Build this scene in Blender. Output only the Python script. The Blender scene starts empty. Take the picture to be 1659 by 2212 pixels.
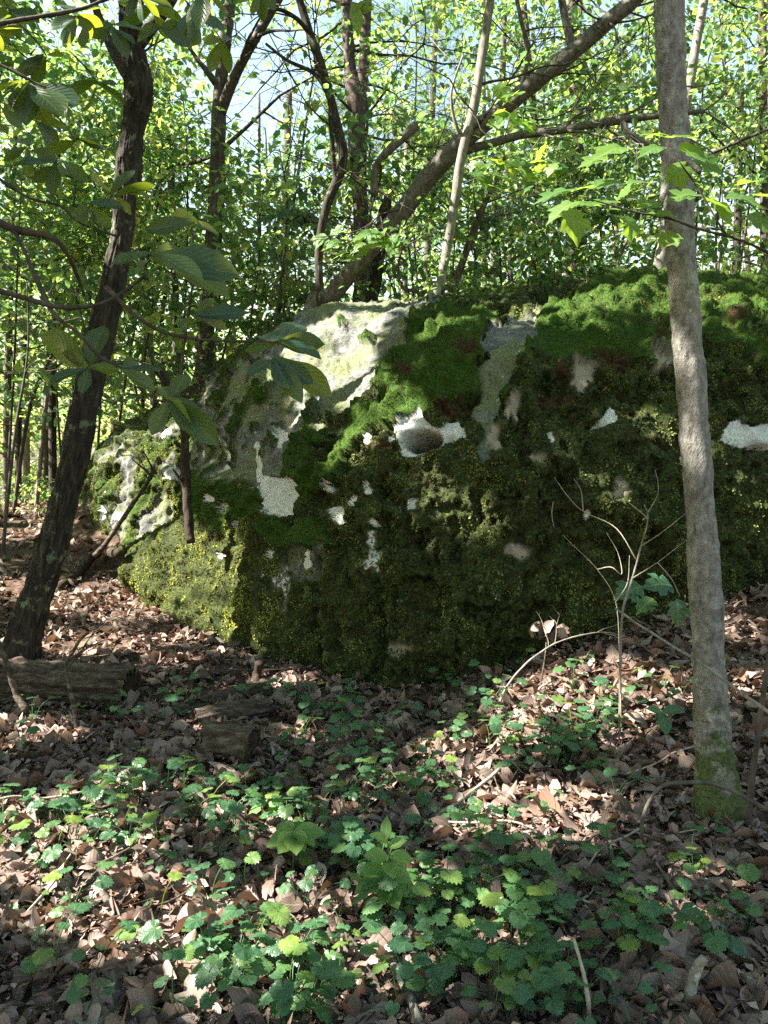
import bpy, math, random
import numpy as np
from mathutils import Vector, Matrix

# ------------------------------------------------------------------ camera, sky, sun, exposure
scene = bpy.context.scene
C = scene.collection
CAM_Z, PITCH, VFOV = 1.6, math.radians(5.0), math.radians(67.0)
cam_data = bpy.data.cameras.new('camera')
cam = bpy.data.objects.new('camera', cam_data); C.objects.link(cam)
cam.location = (0, 0, CAM_Z); cam.rotation_euler = (math.pi / 2 - PITCH, 0, 0)
cam_data.sensor_fit = 'VERTICAL'; cam_data.angle = VFOV
cam_data.clip_start = 0.05; cam_data.clip_end = 2000
scene.camera = cam

SUN_AZ, SUN_EL = math.radians(-97), math.radians(43)
TO_SUN = np.array([math.sin(SUN_AZ) * math.cos(SUN_EL), math.cos(SUN_AZ) * math.cos(SUN_EL), math.sin(SUN_EL)])
world = bpy.data.worlds.new('World'); scene.world = world; world.use_nodes = True
wn = world.node_tree.nodes
sky = wn.new('ShaderNodeTexSky'); sky.sky_type = 'NISHITA'; sky.sun_disc = False
sky.sun_elevation = SUN_EL; sky.sun_rotation = SUN_AZ; sky.air_density = 2.0; sky.dust_density = 1.0
world.node_tree.links.new(sky.outputs[0], wn['Background'].inputs[0])
wn['Background'].inputs[1].default_value = 0.05
sun_data = bpy.data.lights.new('sun', 'SUN'); sun_data.energy = 5.0; sun_data.angle = math.radians(0.53)
sun_data.color = (1.0, 0.93, 0.82)
sun = bpy.data.objects.new('sun', sun_data); C.objects.link(sun)
sun.rotation_euler = Vector((-TO_SUN).tolist()).to_track_quat('-Z', 'Y').to_euler()
sun.location = (-20, 4, 25)
scene.view_settings.view_transform = 'Standard'; scene.view_settings.look = 'None'
scene.view_settings.exposure = 2.85; scene.view_settings.gamma = 1.0
scene.render.engine = 'CYCLES'
scene.cycles.use_denoising = False
scene.cycles.max_bounces = 8; scene.cycles.diffuse_bounces = 5; scene.cycles.transmission_bounces = 4
scene.cycles.glossy_bounces = 2; scene.cycles.caustics_reflective = False; scene.cycles.caustics_refractive = False
scene.cycles.sample_clamp_indirect = 6

# ------------------------------------------------------------------ helpers
RNG = np.random.default_rng(7)
FOC = 1106 / math.tan(VFOV / 2)                     # layout is measured in a 1659 x 2212 frame
SP, CP = math.sin(PITCH), math.cos(PITCH)

def at(px, py, Y):
    """the point of the place seen at (px, py), Y metres in front of the camera"""
    px = np.asarray(px, float); py = np.asarray(py, float)
    dx, dy = (px - 829.5) / FOC, (1106 - py) / FOC
    t = Y / (CP + dy * SP)
    return np.stack([dx * t, np.broadcast_to(Y, np.shape(t)) + 0 * t, CAM_Z + (-SP + dy * CP) * t], -1)

def project(P):
    P = np.asarray(P, float)
    x, y, z = P[..., 0], P[..., 1], P[..., 2] - CAM_Z
    d = y * CP - z * SP; u = y * SP + z * CP
    d = np.where(np.abs(d) < 1e-4, 1e-4, d)
    return 829.5 + FOC * x / d, 1106 - FOC * u / d, d

def ss(a, b, x):
    t = np.clip((np.asarray(x, float) - a) / (b - a), 0, 1)
    return t * t * (3 - 2 * t)

def _hash(i, j, k, s):
    n = (i * 374761393 + j * 668265263 + k * 2147483647 + s * 144665) & 0xFFFFFFFF
    n = ((n ^ (n >> 13)) * 1274126177) & 0xFFFFFFFF
    n = (n ^ (n >> 16)) & 0xFFFFFFFF
    n = (n * 2246822519) & 0xFFFFFFFF
    return ((n ^ (n >> 15)) & 0xFFFFFF) / float(0xFFFFFF)

def vnoise(p, s=0):
    p = np.asarray(p, float); f = np.floor(p); i = f.astype(np.int64); t = p - f
    t = t * t * t * (t * (t * 6 - 15) + 10)
    r = 0
    for a in (0, 1):
        wa = t[..., 0] if a else 1 - t[..., 0]
        for b in (0, 1):
            wb = t[..., 1] if b else 1 - t[..., 1]
            for c in (0, 1):
                wc = t[..., 2] if c else 1 - t[..., 2]
                r = r + wa * wb * wc * _hash(i[..., 0] + a, i[..., 1] + b, i[..., 2] + c, s)
    return r * 2 - 1

def fbm(p, octv=4, s=0, gain=0.5):
    r, a, q = 0, 1.0, np.asarray(p, float)
    for o in range(octv):
        r = r + a * vnoise(q, s + o * 17); q = q * 2.03 + 5.7; a *= gain
    return r

def smooth_path(pts, n):
    """Catmull-Rom through pts (k,d) -> (n,d)"""
    P = np.asarray(pts, float)
    if len(P) == 2:
        return P[0] + (P[1] - P[0]) * np.linspace(0, 1, n)[:, None]
    Q = np.concatenate([(2 * P[0] - P[1])[None], P, (2 * P[-1] - P[-2])[None]])
    u = np.linspace(0, len(P) - 1 - 1e-6, n); i = u.astype(int); t = (u - i)
    t = t.reshape((-1,) + (1,) * (P.ndim - 1))
    a, b, c, d = Q[i], Q[i + 1], Q[i + 2], Q[i + 3]
    return 0.5 * (2 * b + (c - a) * t + (2 * a - 5 * b + 4 * c - d) * t ** 2 + (3 * b - a - 3 * c + d) * t ** 3)

def mesh_np(name, V, F, mat, attrs=None, smooth=True, origin=None):
    """V (n,3), F (m,k): one mesh"""
    V = np.asarray(V, np.float32); F = np.asarray(F, np.int32)
    if origin is not None: V = V - np.asarray(origin, np.float32)
    me = bpy.data.meshes.new(name)
    me.vertices.add(len(V)); me.vertices.foreach_set('co', V.ravel())
    m, k = F.shape
    me.loops.add(m * k); me.loops.foreach_set('vertex_index', F.ravel())
    me.polygons.add(m); me.polygons.foreach_set('loop_start', np.arange(m, dtype=np.int32) * k)
    me.update(calc_edges=True)
    me.polygons.foreach_set('use_smooth', np.full(m, smooth))
    for an, av in (attrs or {}).items():
        av = np.asarray(av, np.float32)
        if av.ndim == 1:
            at_ = me.attributes.new(an, 'FLOAT', 'POINT'); at_.data.foreach_set('value', av)
        else:
            at_ = me.attributes.new(an, 'FLOAT_VECTOR', 'POINT'); at_.data.foreach_set('vector', av.ravel())
    me.materials.append(mat)
    return me

def add(name, me, parent=None, loc=(0, 0, 0)):
    o = bpy.data.objects.new(name, me); C.objects.link(o)
    o.location = loc
    if parent is not None: o.parent = parent
    return o

def tag(o, label=None, cat=None, group=None, kind=None):
    if label: o['label'] = label
    if cat: o['category'] = cat
    if group: o['group'] = group
    if kind: o['kind'] = kind
    return o

class Thing:
    """an Empty at the thing's base with its parts below it (world coordinates in)"""
    def __init__(self, name, label, cat, loc, group=None):
        self.loc = np.asarray(loc, float)
        self.o = bpy.data.objects.new(name, None); C.objects.link(self.o)
        self.o.empty_display_size = 0.1
        self.o.location = self.loc.tolist(); tag(self.o, label, cat, group)
    def part(self, name, V, F, mat, attrs=None, smooth=True, parent=None, kind=None, label=None):
        o = add(name, mesh_np(name, V, F, mat, attrs, smooth, self.loc), parent or self.o)
        return tag(o, label, None, None, kind)

def frames(P):
    T = np.gradient(P, axis=0); T /= np.linalg.norm(T, axis=1, keepdims=True) + 1e-9
    ref = np.array([0.31, 0.9, 0.17]); N = np.zeros_like(P)
    n = ref - T[0] * ref.dot(T[0]); n /= np.linalg.norm(n)
    for i in range(len(P)):
        n = n - T[i] * n.dot(T[i]); n /= np.linalg.norm(n) + 1e-9; N[i] = n
    return T, N, np.cross(T, N)

def tube(P, R, sides=8, bump=None, cap=True):
    """tapered tube; bump(theta, s, base points)-> radial offset; returns V, F(quads)"""
    P = np.asarray(P, float); R = np.broadcast_to(np.asarray(R, float), (len(P),))
    T, N, B = frames(P)
    th = np.linspace(0, 2 * math.pi, sides, endpoint=False)
    dirs = N[:, None, :] * np.cos(th)[None, :, None] + B[:, None, :] * np.sin(th)[None, :, None]
    rad = np.repeat(R[:, None], sides, 1)
    if bump is not None: rad = rad + bump(P[:, None, :] + dirs * rad[..., None], th, P)
    if cap:                                              # close both ends with a tiny ring
        P = np.vstack([P[:1], P, P[-1:]]); dirs = np.concatenate([dirs[:1], dirs, dirs[-1:]])
        tiny = np.full((1, sides), 1e-4); rad = np.vstack([tiny, rad, tiny])
    V = (P[:, None, :] + dirs * rad[..., None]).reshape(-1, 3)
    n = len(P); i = np.arange(n - 1)[:, None] * sides; j = np.arange(sides)[None, :]; k = (j + 1) % sides
    F = np.stack([i + j, i + k, i + sides + k, i + sides + j], -1).reshape(-1, 4)
    return V, F

def join(parts):
    V, F, o = [], [], 0
    for v, f in parts:
        V.append(v); F.append(np.asarray(f) + o); o += len(v)
    return np.vstack(V), np.vstack(F)

def basis(fwd, up):
    f = fwd / (np.linalg.norm(fwd, axis=-1, keepdims=True) + 1e-9)
    s = np.cross(up, f); s /= np.linalg.norm(s, axis=-1, keepdims=True) + 1e-9
    u = np.cross(f, s)
    return np.stack([f, s, u], -1)                        # columns: x, y, z of the leaf

def scatter(TV, TF, pos, M, scale, attr=None):
    n, k = len(pos), len(TV)
    TV = np.asarray(TV, float)
    if TV.ndim == 2:
        V = np.einsum('nij,kj->nki', M, TV)
    else:
        V = np.einsum('nij,nkj->nki', M, TV)
    V = V * np.reshape(scale, (-1, 1, 1)) + pos[:, None, :]
    F = (np.asarray(TF)[None] + (np.arange(n) * TV.shape[-2])[:, None, None]).reshape(-1, np.shape(TF)[1])
    return V.reshape(-1, 3), F

# ------------------------------------------------------------------ materials
def new_mat(name):
    m = bpy.data.materials.new(name); m.use_nodes = True
    nt = m.node_tree; nt.nodes.clear()
    return m, nt

def N_(nt, typ, **kw):
    n = nt.nodes.new(typ)
    for k, v in kw.items():
        if k.startswith('i_'):
            key = k[2:]; key = int(key) if key.isdigit() else key
            n.inputs[key].default_value = v
        else: setattr(n, k, v)
    return n

def ramp(nt, fac, stops):
    r = nt.nodes.new('ShaderNodeValToRGB'); e = r.color_ramp.elements
    while len(e) < len(stops): e.new(0.5)
    for el, (p, c) in zip(e, stops):
        el.position = p; el.color = (c[0], c[1], c[2], 1)
    nt.links.new(fac, r.inputs[0]); return r.outputs[0]

def mixc(nt, fac, a, b, mode='MIX'):
    n = nt.nodes.new('ShaderNodeMix'); n.data_type = 'RGBA'; n.blend_type = mode
    for sock, v in ((n.inputs[0], fac), (n.inputs[6], a), (n.inputs[7], b)):
        if hasattr(v, 'links'): nt.links.new(v, sock)
        elif isinstance(v, (int, float)): sock.default_value = v
        else: sock.default_value = (*v, 1)
    return n.outputs[2]

def math_(nt, op, a, b=None, clamp=False):
    n = nt.nodes.new('ShaderNodeMath'); n.operation = op; n.use_clamp = clamp
    for s, v in ((n.inputs[0], a), (n.inputs[1], b)):
        if v is None: continue
        if hasattr(v, 'links'): nt.links.new(v, s)
        else: s.default_value = v
    return n.outputs[0]

def noise(nt, scale, detail=4, vec=None, rough=0.55, stretch=None):
    n = N_(nt, 'ShaderNodeTexNoise', i_Scale=scale, i_Detail=detail, i_Roughness=rough)
    if vec is None:
        vec = nt.nodes.new('ShaderNodeTexCoord').outputs['Object']
    if stretch:
        mp = N_(nt, 'ShaderNodeMapping'); mp.inputs['Scale'].default_value = stretch
        nt.links.new(vec, mp.inputs[0]); vec = mp.outputs[0]
    nt.links.new(vec, n.inputs['Vector'])
    return n.outputs[0]

def attr(nt, name, out='Fac'):
    a = N_(nt, 'ShaderNodeAttribute', attribute_name=name)
    return a.outputs[out]

def finish(nt, color, rough=0.8, bump=None, bump_str=0.4, bump_dist=0.02, spec=0.3, trans=None, tfac=0.0):
    p = N_(nt, 'ShaderNodeBsdfPrincipled', i_Roughness=rough if not hasattr(rough, 'links') else 0.6)
    if hasattr(rough, 'links'): nt.links.new(rough, p.inputs['Roughness'])
    p.inputs['Specular IOR Level'].default_value = spec
    if hasattr(color, 'links'): nt.links.new(color, p.inputs['Base Color'])
    else: p.inputs['Base Color'].default_value = (*color, 1)
    nrm = None
    if bump is not None:
        b = N_(nt, 'ShaderNodeBump', i_Strength=bump_str, i_Distance=bump_dist)
        nt.links.new(bump, b.inputs['Height']); nrm = b.outputs[0]
        nt.links.new(nrm, p.inputs['Normal'])
    out = N_(nt, 'ShaderNodeOutputMaterial'); sh = p.outputs[0]
    if trans is not None:
        t = N_(nt, 'ShaderNodeBsdfTranslucent')
        if hasattr(trans, 'links'): nt.links.new(trans, t.inputs[0])
        else: t.inputs[0].default_value = (*trans, 1)
        mx = N_(nt, 'ShaderNodeMixShader', i_0=tfac)
        nt.links.new(sh, mx.inputs[1]); nt.links.new(t.outputs[0], mx.inputs[2]); sh = mx.outputs[0]
    nt.links.new(sh, out.inputs[0])

def leaf_mat(name, stops, tstops, tfac=0.5, rough=0.45, spec=0.4, veins=0, rnd=0.0):
    """stops: leaf colour over the per-leaf random value; tstops: colour of light passing through.
    'luv' holds (along, across, random)"""
    m, nt = new_mat(name)
    sep = N_(nt, 'ShaderNodeSeparateXYZ'); nt.links.new(attr(nt, 'luv', 'Vector'), sep.inputs[0])
    oi = N_(nt, 'ShaderNodeObjectInfo')
    r = math_(nt, 'FRACT', math_(nt, 'ADD', sep.outputs[2], math_(nt, 'MULTIPLY', oi.outputs['Random'], rnd)))
    col, tr = ramp(nt, r, stops), ramp(nt, r, tstops)
    bump = None
    if veins:
        ay = math_(nt, 'ABSOLUTE', sep.outputs[1])
        w = math_(nt, 'SUBTRACT', math_(nt, 'MULTIPLY', sep.outputs[0], veins), math_(nt, 'MULTIPLY', ay, veins * 0.7))
        f = math_(nt, 'ABSOLUTE', math_(nt, 'SUBTRACT', math_(nt, 'FRACT', w), 0.5))
        side = math_(nt, 'LESS_THAN', f, 0.07)
        mid = math_(nt, 'LESS_THAN', ay, 0.035)
        v = math_(nt, 'MAXIMUM', side, mid)
        col = mixc(nt, math_(nt, 'MULTIPLY', v, 0.22), col, (0.32, 0.38, 0.16))
        bump = f
    nz = noise(nt, 35, 3)
    col = mixc(nt, math_(nt, 'MULTIPLY', nz, 0.35), col, mixc(nt, 0.6, col, (0.02, 0.02, 0.01)))
    finish(nt, col, rough, bump, 0.25, 0.004, spec, tr, tfac)
    return m

G = lambda *c: c
M_BG = leaf_mat('woodland_leaf', [(0, (.03, .065, .028)), (.3, (.06, .11, .038)), (.6, (.09, .14, .04)), (.85, (.13, .175, .05)), (1, (.19, .2, .05))],
                [(0, (.08, .19, .06)), (.4, (.2, .36, .08)), (.75, (.38, .5, .1)), (1, (.6, .58, .13))], 0.53, 0.5, 0.35)
M_BGD = leaf_mat('shade_leaf', [(0, (.028, .065, .045)), (.5, (.05, .105, .065)), (1, (.08, .135, .06))],
                 [(0, (.11, .23, .11)), (.6, (.23, .37, .13)), (1, (.38, .48, .13))], 0.52, 0.42, 0.45)
M_PINE = leaf_mat('pine_needle', [(0, (.03, .06, .03)), (1, (.06, .10, .045))], [(0, (.08, .15, .06)), (1, (.15, .22, .08))], 0.25, 0.5, 0.3)
M_BIG = leaf_mat('broad_leaf', [(0, (.012, .05, .04)), (.5, (.018, .065, .04)), (1, (.04, .09, .02))],
                 [(0, (.12, .17, .008)), (.5, (.2, .25, .012)), (1, (.38, .42, .025))], 0.5, 0.34, 0.4, veins=9)
M_MAPLE = leaf_mat('maple_leaf', [(0, (.05, .13, .03)), (1, (.09, .17, .03))], [(0, (.26, .46, .03)), (1, (.42, .56, .05))], 0.5, 0.5, 0.3, veins=7)
M_HERB = leaf_mat('herb_leaf', [(0, (.022, .075, .038)), (.5, (.034, .10, .042)), (.8, (.055, .13, .04)), (1, (.13, .19, .035))],
                  [(0, (.08, .3, .08)), (1, (.25, .45, .06))], 0.3, 0.4, 0.45, veins=5, rnd=1.0)
M_SEED = leaf_mat('seedling_leaf', [(0, (.09, .2, .05)), (1, (.14, .25, .06))], [(0, (.25, .45, .06)), (1, (.35, .5, .08))], 0.4, 0.45, 0.4, veins=7)
M_DEAD = leaf_mat('dead_leaf', [(0, (.045, .029, .026)), (.2, (.095, .06, .053)), (.45, (.16, .105, .093)), (.68, (.24, .17, .152)), (.78, (.16, .075, .05)), (.92, (.36, .28, .25)), (1, (.065, .043, .038))],
                  [(0, (.2, .1, .05)), (1, (.32, .18, .1))], 0.12, 0.62, 0.3, veins=8, rnd=1.0)
M_GRASS = leaf_mat('grass_blade', [(0, (.06, .13, .03)), (.6, (.12, .18, .04)), (.8, (.28, .24, .1)), (1, (.36, .30, .15))], [(0, (.2, .35, .05)), (1, (.45, .42, .15))], 0.4, 0.5, 0.3)

def bark_mat(name, c0, c1, c2, stretch=(1, 1, .25), scale=22, bstr=.6, lichen=None, lth=.62, moss_h=None, rings=False):
    m, nt = new_mat(name)
    a = noise(nt, scale, 6, stretch=stretch, rough=.65)
    b = noise(nt, scale * .22, 4)
    col = ramp(nt, a, [(.3, c0), (.52, c1), (.75, c2)])
    col = mixc(nt, math_(nt, 'MULTIPLY', b, .5), col, mixc(nt, .55, col, c0))
    if lichen:
        l = noise(nt, 9, 5, rough=.7)
        f = ramp(nt, l, [(lth, (0, 0, 0)), (lth + .05, (1, 1, 1))])
        col = mixc(nt, math_(nt, 'MULTIPLY', f, .75), col, lichen)
    if rings:
        r = noise(nt, 30, 4, stretch=(.25, .25, 2.2))
        f = ramp(nt, r, [(.6, (0, 0, 0)), (.68, (1, 1, 1))])
        col = mixc(nt, math_(nt, 'MULTIPLY', f, .45), col, c0)
    if rings:
        vo = N_(nt, 'ShaderNodeTexVoronoi', i_Scale=16.0); nt.links.new(nt.nodes.new('ShaderNodeTexCoord').outputs['Object'], vo.inputs['Vector'])
        dd = math_(nt, 'ADD', vo.outputs['Distance'], math_(nt, 'MULTIPLY', noise(nt, 40, 4), .5))
        sel = N_(nt, 'ShaderNodeSeparateColor'); nt.links.new(vo.outputs['Color'], sel.inputs[0])
        f = math_(nt, 'MULTIPLY', math_(nt, 'LESS_THAN', dd, .3), math_(nt, 'GREATER_THAN', sel.outputs[0], .86))
        col = mixc(nt, math_(nt, 'MULTIPLY', f, .7), col, (.42, .44, .4))
    if moss_h:
        g = N_(nt, 'ShaderNodeSeparateXYZ'); nt.links.new(nt.nodes.new('ShaderNodeTexCoord').outputs['Object'], g.inputs[0])
        mm = math_(nt, 'ADD', math_(nt, 'MULTIPLY', g.outputs[2], -1.0 / moss_h), math_(nt, 'MULTIPLY', noise(nt, 7, 6, rough=.7), 2.2))
        f = ramp(nt, mm, [(.42, (0, 0, 0)), (.62, (1, 1, 1))])
        mc = ramp(nt, noise(nt, 60, 3), [(.3, (.018, .034, .008)), (.7, (.075, .105, .02))])
        col = mixc(nt, math_(nt, 'MULTIPLY', f, .9), col, mc)
    finish(nt, col, .85, a, bstr, .02, .2)
    return m

M_BARK_DARK = bark_mat('dark_furrowed_bark', (.010, .008, .006), (.035, .03, .023), (.095, .085, .062), (1, 1, .22), 26, 1.0, (.15, .17, .11), .58)
M_BARK_GREY = bark_mat('smooth_grey_bark', (.075, .068, .06), (.21, .2, .182), (.36, .35, .32), (1, 1, .55), 38, 1.0, (.3, .34, .29), .6, .9, True)
M_BARK_MID = bark_mat('grey_brown_bark', (.03, .025, .021), (.085, .072, .06), (.16, .14, .115), (1, 1, .25), 24, .6, (.17, .19, .13), .66)
M_BARK_PINE = bark_mat('purple_brown_pine_bark', (.035, .024, .024), (.10, .07, .068), (.19, .14, .13), (1, 1, .4), 18, .7)
M_BARK_PALE = bark_mat('pale_sapling_bark', (.08, .075, .065), (.19, .175, .15), (.3, .28, .24), (1, 1, .4), 26, .4)
M_BARK_LEAN = bark_mat('grey_weathered_bark', (.05, .045, .04), (.13, .12, .105), (.24, .225, .2), (1, 1, .4), 24, .6)
M_TWIG = bark_mat('twig_bark', (.025, .02, .016), (.06, .048, .038), (.11, .09, .07), (1, 1, .4), 30, .3)
M_DEADWOOD = bark_mat('weathered_dead_wood', (.018, .013, .009), (.075, .058, .042), (.22, .19, .145), (.35, 1, 1), 34, 1.0)
M_PALETWIG = bark_mat('bleached_twig', (.15, .13, .1), (.3, .26, .21), (.45, .4, .33), (1, 1, .4), 30, .3)
M_ROT = bark_mat('rotten_wood', (.01, .007, .005), (.035, .024, .016), (.09, .062, .04), (1, 1, .4), 26, .8, (.08, .12, .03), .6)
M_STEM = bark_mat('green_stem', (.05, .06, .025), (.09, .1, .04), (.14, .13, .07), (1, 1, .4), 30, .1)

# ------------------------------------------------------------------ ground
def gz(x, y):
    x = np.asarray(x, float); y = np.asarray(y, float)
    z = 0.5 * ss(6, 10.5, y) + 0.004 * np.maximum(y - 12, 0)
    z = z + np.clip((x - .3) * .26, 0, .95) * ss(2.6, 4.9, y) * (1 - ss(9, 14, y) * .6)
    z = z + 2.0 * ss(-4.7, -2.5, x) * ss(8.2, 11, y)
    q = np.stack([x, y, 0 * x], -1)
    return z + .045 * fbm(q * .9, 3, 3) + .015 * fbm(q * 5, 2, 9)

def ground_at(px, py, tmax=60):
    """the ground point seen at a pixel"""
    a = at(px, py, 1.0) - np.array([0, 0, CAM_Z]); lo = .8
    ts = np.linspace(.8, tmax, 3000); P = np.array([0, 0, CAM_Z]) + a * ts[:, None]
    d = P[:, 2] - gz(P[:, 0], P[:, 1]); k = np.argmax(d < 0)
    return P[k] if d[k] < 0 else P[-1]

def stretch_axis(n, core, far, p):
    u = np.linspace(-1, 1, n); return core * u + (far - core) * np.sign(u) * np.abs(u) ** p
gx = stretch_axis(190, 8, 400, 7); gy = stretch_axis(190, 9, 400, 7) + 5
GX, GY = np.meshgrid(gx, gy, indexing='ij')
GV = np.stack([GX, GY, gz(GX, GY)], -1).reshape(-1, 3)
def grid_faces(a, b):
    i = np.arange(a - 1)[:, None] * b; j = np.arange(b - 1)[None]
    return np.stack([i + j, i + b + j, i + b + j + 1, i + j + 1], -1).reshape(-1, 4)
m, nt = new_mat('forest_soil')
n1 = noise(nt, 14, 6, rough=.7); n2 = noise(nt, 1.3, 3)
col = ramp(nt, n1, [(.3, (.028, .018, .013)), (.5, (.075, .05, .038)), (.7, (.16, .105, .08))])
col = mixc(nt, ramp(nt, n2, [(.52, (0, 0, 0)), (.66, (1, 1, 1))]), col, mixc(nt, .5, col, (.05, .07, .02)))
finish(nt, col, .95, n1, .9, .04, .1)
M_SOIL = m
ground = tag(add('ground', mesh_np('ground', GV, grid_faces(190, 190), M_SOIL)), 'forest floor thickly covered in brown fallen leaves', None, None, 'structure')

# ------------------------------------------------------------------ boulders
def inpoly(px, py, poly):
    c = np.zeros(px.shape, bool); P = poly; j = len(P) - 1
    for i in range(len(P)):
        xi, yi = P[i]; xj, yj = P[j]
        c ^= ((yi > py) != (yj > py)) & (px < (xj - xi) * (py - yi) / ((yj - yi) + 1e-9) + xi); j = i
    return c

def surf(cols, nu, nv, sink=.45):
    ctrl = []
    for c in cols:
        w = [at(*p) for p in c]
        b = w[0].copy(); b[2] -= sink; b[1] += .05
        e = w[-1].copy(); e[2] -= 1.2; e[1] += .5
        ctrl.append([b] + w + [e])
    A = np.array(ctrl)                                   # (cols, rows, 3)
    A = smooth_path(A, nu)
    A = np.swapaxes(smooth_path(np.swapaxes(A, 0, 1), nv), 0, 1)
    return A

def grid_normals(A):
    du = np.gradient(A, axis=0); dv = np.gradient(A, axis=1)
    n = np.cross(du, dv); n /= np.linalg.norm(n, axis=-1, keepdims=True) + 1e-9
    return n

X = lambda x, *r: [(x, py, Y) for py, Y in r]
MAIN = [
    [(300, 1280, 8.6), (290, 1230, 8.7), (340, 1170, 8.8), (410, 1110, 8.9), (430, 1010, 9.0), (440, 930, 9.1), (460, 860, 9.4), (520, 800, 9.8), (580, 780, 10.6)],
    [(300, 1295, 7.3), (272, 1235, 7.45), (315, 1165, 7.6), (395, 1120, 7.9), (415, 1010, 8.1), (425, 930, 8.2), (440, 850, 8.5), (490, 785, 8.9), (560, 760, 10)],
    [(420, 1370, 6.4), (430, 1270, 6.5), (440, 1180, 6.6), (450, 1080, 6.8), (470, 970, 7.0), (500, 880, 7.3), (530, 800, 7.7), (570, 732, 8.2), (620, 735, 9.2)],
    [(560, 1425, 5.65), (560, 1300, 5.72), (570, 1180, 5.82), (580, 1080, 5.95), (590, 960, 6.15), (605, 870, 6.5), (640, 770, 7.0), (650, 680, 7.8), (670, 690, 9)],
    [(690, 1455, 5.3), (685, 1330, 5.3), (690, 1200, 5.38), (700, 1080, 5.45), (715, 970, 5.6), (735, 880, 5.95), (765, 780, 6.6), (775, 667, 7.5), (785, 680, 9)],
    [(830, 1490, 4.95), (830, 1350, 4.92), (830, 1200, 4.95), (830, 1080, 5.05), (835, 970, 5.2), (840, 880, 5.5), (850, 780, 6.1), (860, 664, 7.1), (870, 678, 8.8)],
    X(960, (1485, 4.95), (1330, 4.85), (1180, 4.88), (1070, 4.93), (960, 5.02), (860, 5.2), (760, 5.65), (662, 6.8), (675, 8.6)),
    X(1060, (1440, 4.92), (1310, 4.85), (1180, 4.86), (1070, 4.92), (960, 5.02), (860, 5.18), (760, 5.55), (655, 6.7), (665, 8.5)),
    X(1160, (1400, 4.97), (1290, 4.9), (1170, 4.9), (1060, 4.95), (950, 5.05), (850, 5.2), (750, 5.5), (640, 6.7), (650, 8.4)),
    X(1290, (1375, 5.02), (1270, 4.95), (1160, 4.95), (1050, 5.0), (940, 5.1), (840, 5.25), (740, 5.55), (618, 6.7), (630, 8.3)),
    X(1460, (1335, 5.1), (1240, 5.05), (1140, 5.05), (1040, 5.1), (930, 5.2), (830, 5.35), (730, 5.65), (620, 6.7), (632, 8.3)),
    X(1660, (1290, 5.2), (1210, 5.2), (1120, 5.2), (1030, 5.25), (930, 5.35), (830, 5.5), (730, 5.8), (630, 6.9), (640, 8.3)),
    X(1950, (1250, 5.5), (1180, 5.5), (1100, 5.5), (1010, 5.55), (920, 5.65), (830, 5.8), (740, 6.1), (650, 7.0), (655, 8.4)),
    X(2150, (1210, 6.4), (1150, 6.4), (1070, 6.4), (990, 6.45), (920, 6.5), (840, 6.6), (760, 6.8), (690, 7.4), (690, 8.6)),
]
LOBE = [
    [(195, 1160, 10.3), (193, 1100, 10.3), (196, 1040, 10.3), (205, 990, 10.4), (222, 972, 10.6), (262, 960, 11.2)],
    [(200, 1180, 9.4), (196, 1105, 9.4), (200, 1045, 9.45), (212, 985, 9.6), (240, 950, 9.9), (280, 940, 10.8)],
    [(270, 1215, 8.7), (255, 1130, 8.75), (265, 1050, 8.85), (285, 980, 9.0), (320, 925, 9.4), (360, 905, 10.2)],
    [(350, 1240, 8.2), (350, 1120, 8.4), (360, 1030, 8.55), (380, 960, 8.75), (400, 905, 9.1), (430, 880, 10)],
    [(460, 1250, 8.2), (460, 1130, 8.5), (465, 1030, 8.7), (470, 960, 8.9), (480, 905, 9.3), (490, 890, 10)],
]

def spot_mask(px, py, cx, cy, rx, ry, wob, seed):
    th = np.arctan2((py - cy) / ry, (px - cx) / rx)
    r = np.hypot((px - cx) / rx, (py - cy) / ry)
    q = np.stack([np.cos(th) * 1.6 + seed, np.sin(th) * 1.6, 0 * th + seed * 3.1], -1)
    return ss(1.08, .92, r + wob * fbm(q, 3, seed))

def blur(a, k=2):
    for _ in range(k):
        a = (np.roll(a, 1, 0) + np.roll(a, -1, 0) + np.roll(a, 1, 1) + np.roll(a, -1, 1) + a * 2) / 6
    return a

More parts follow.
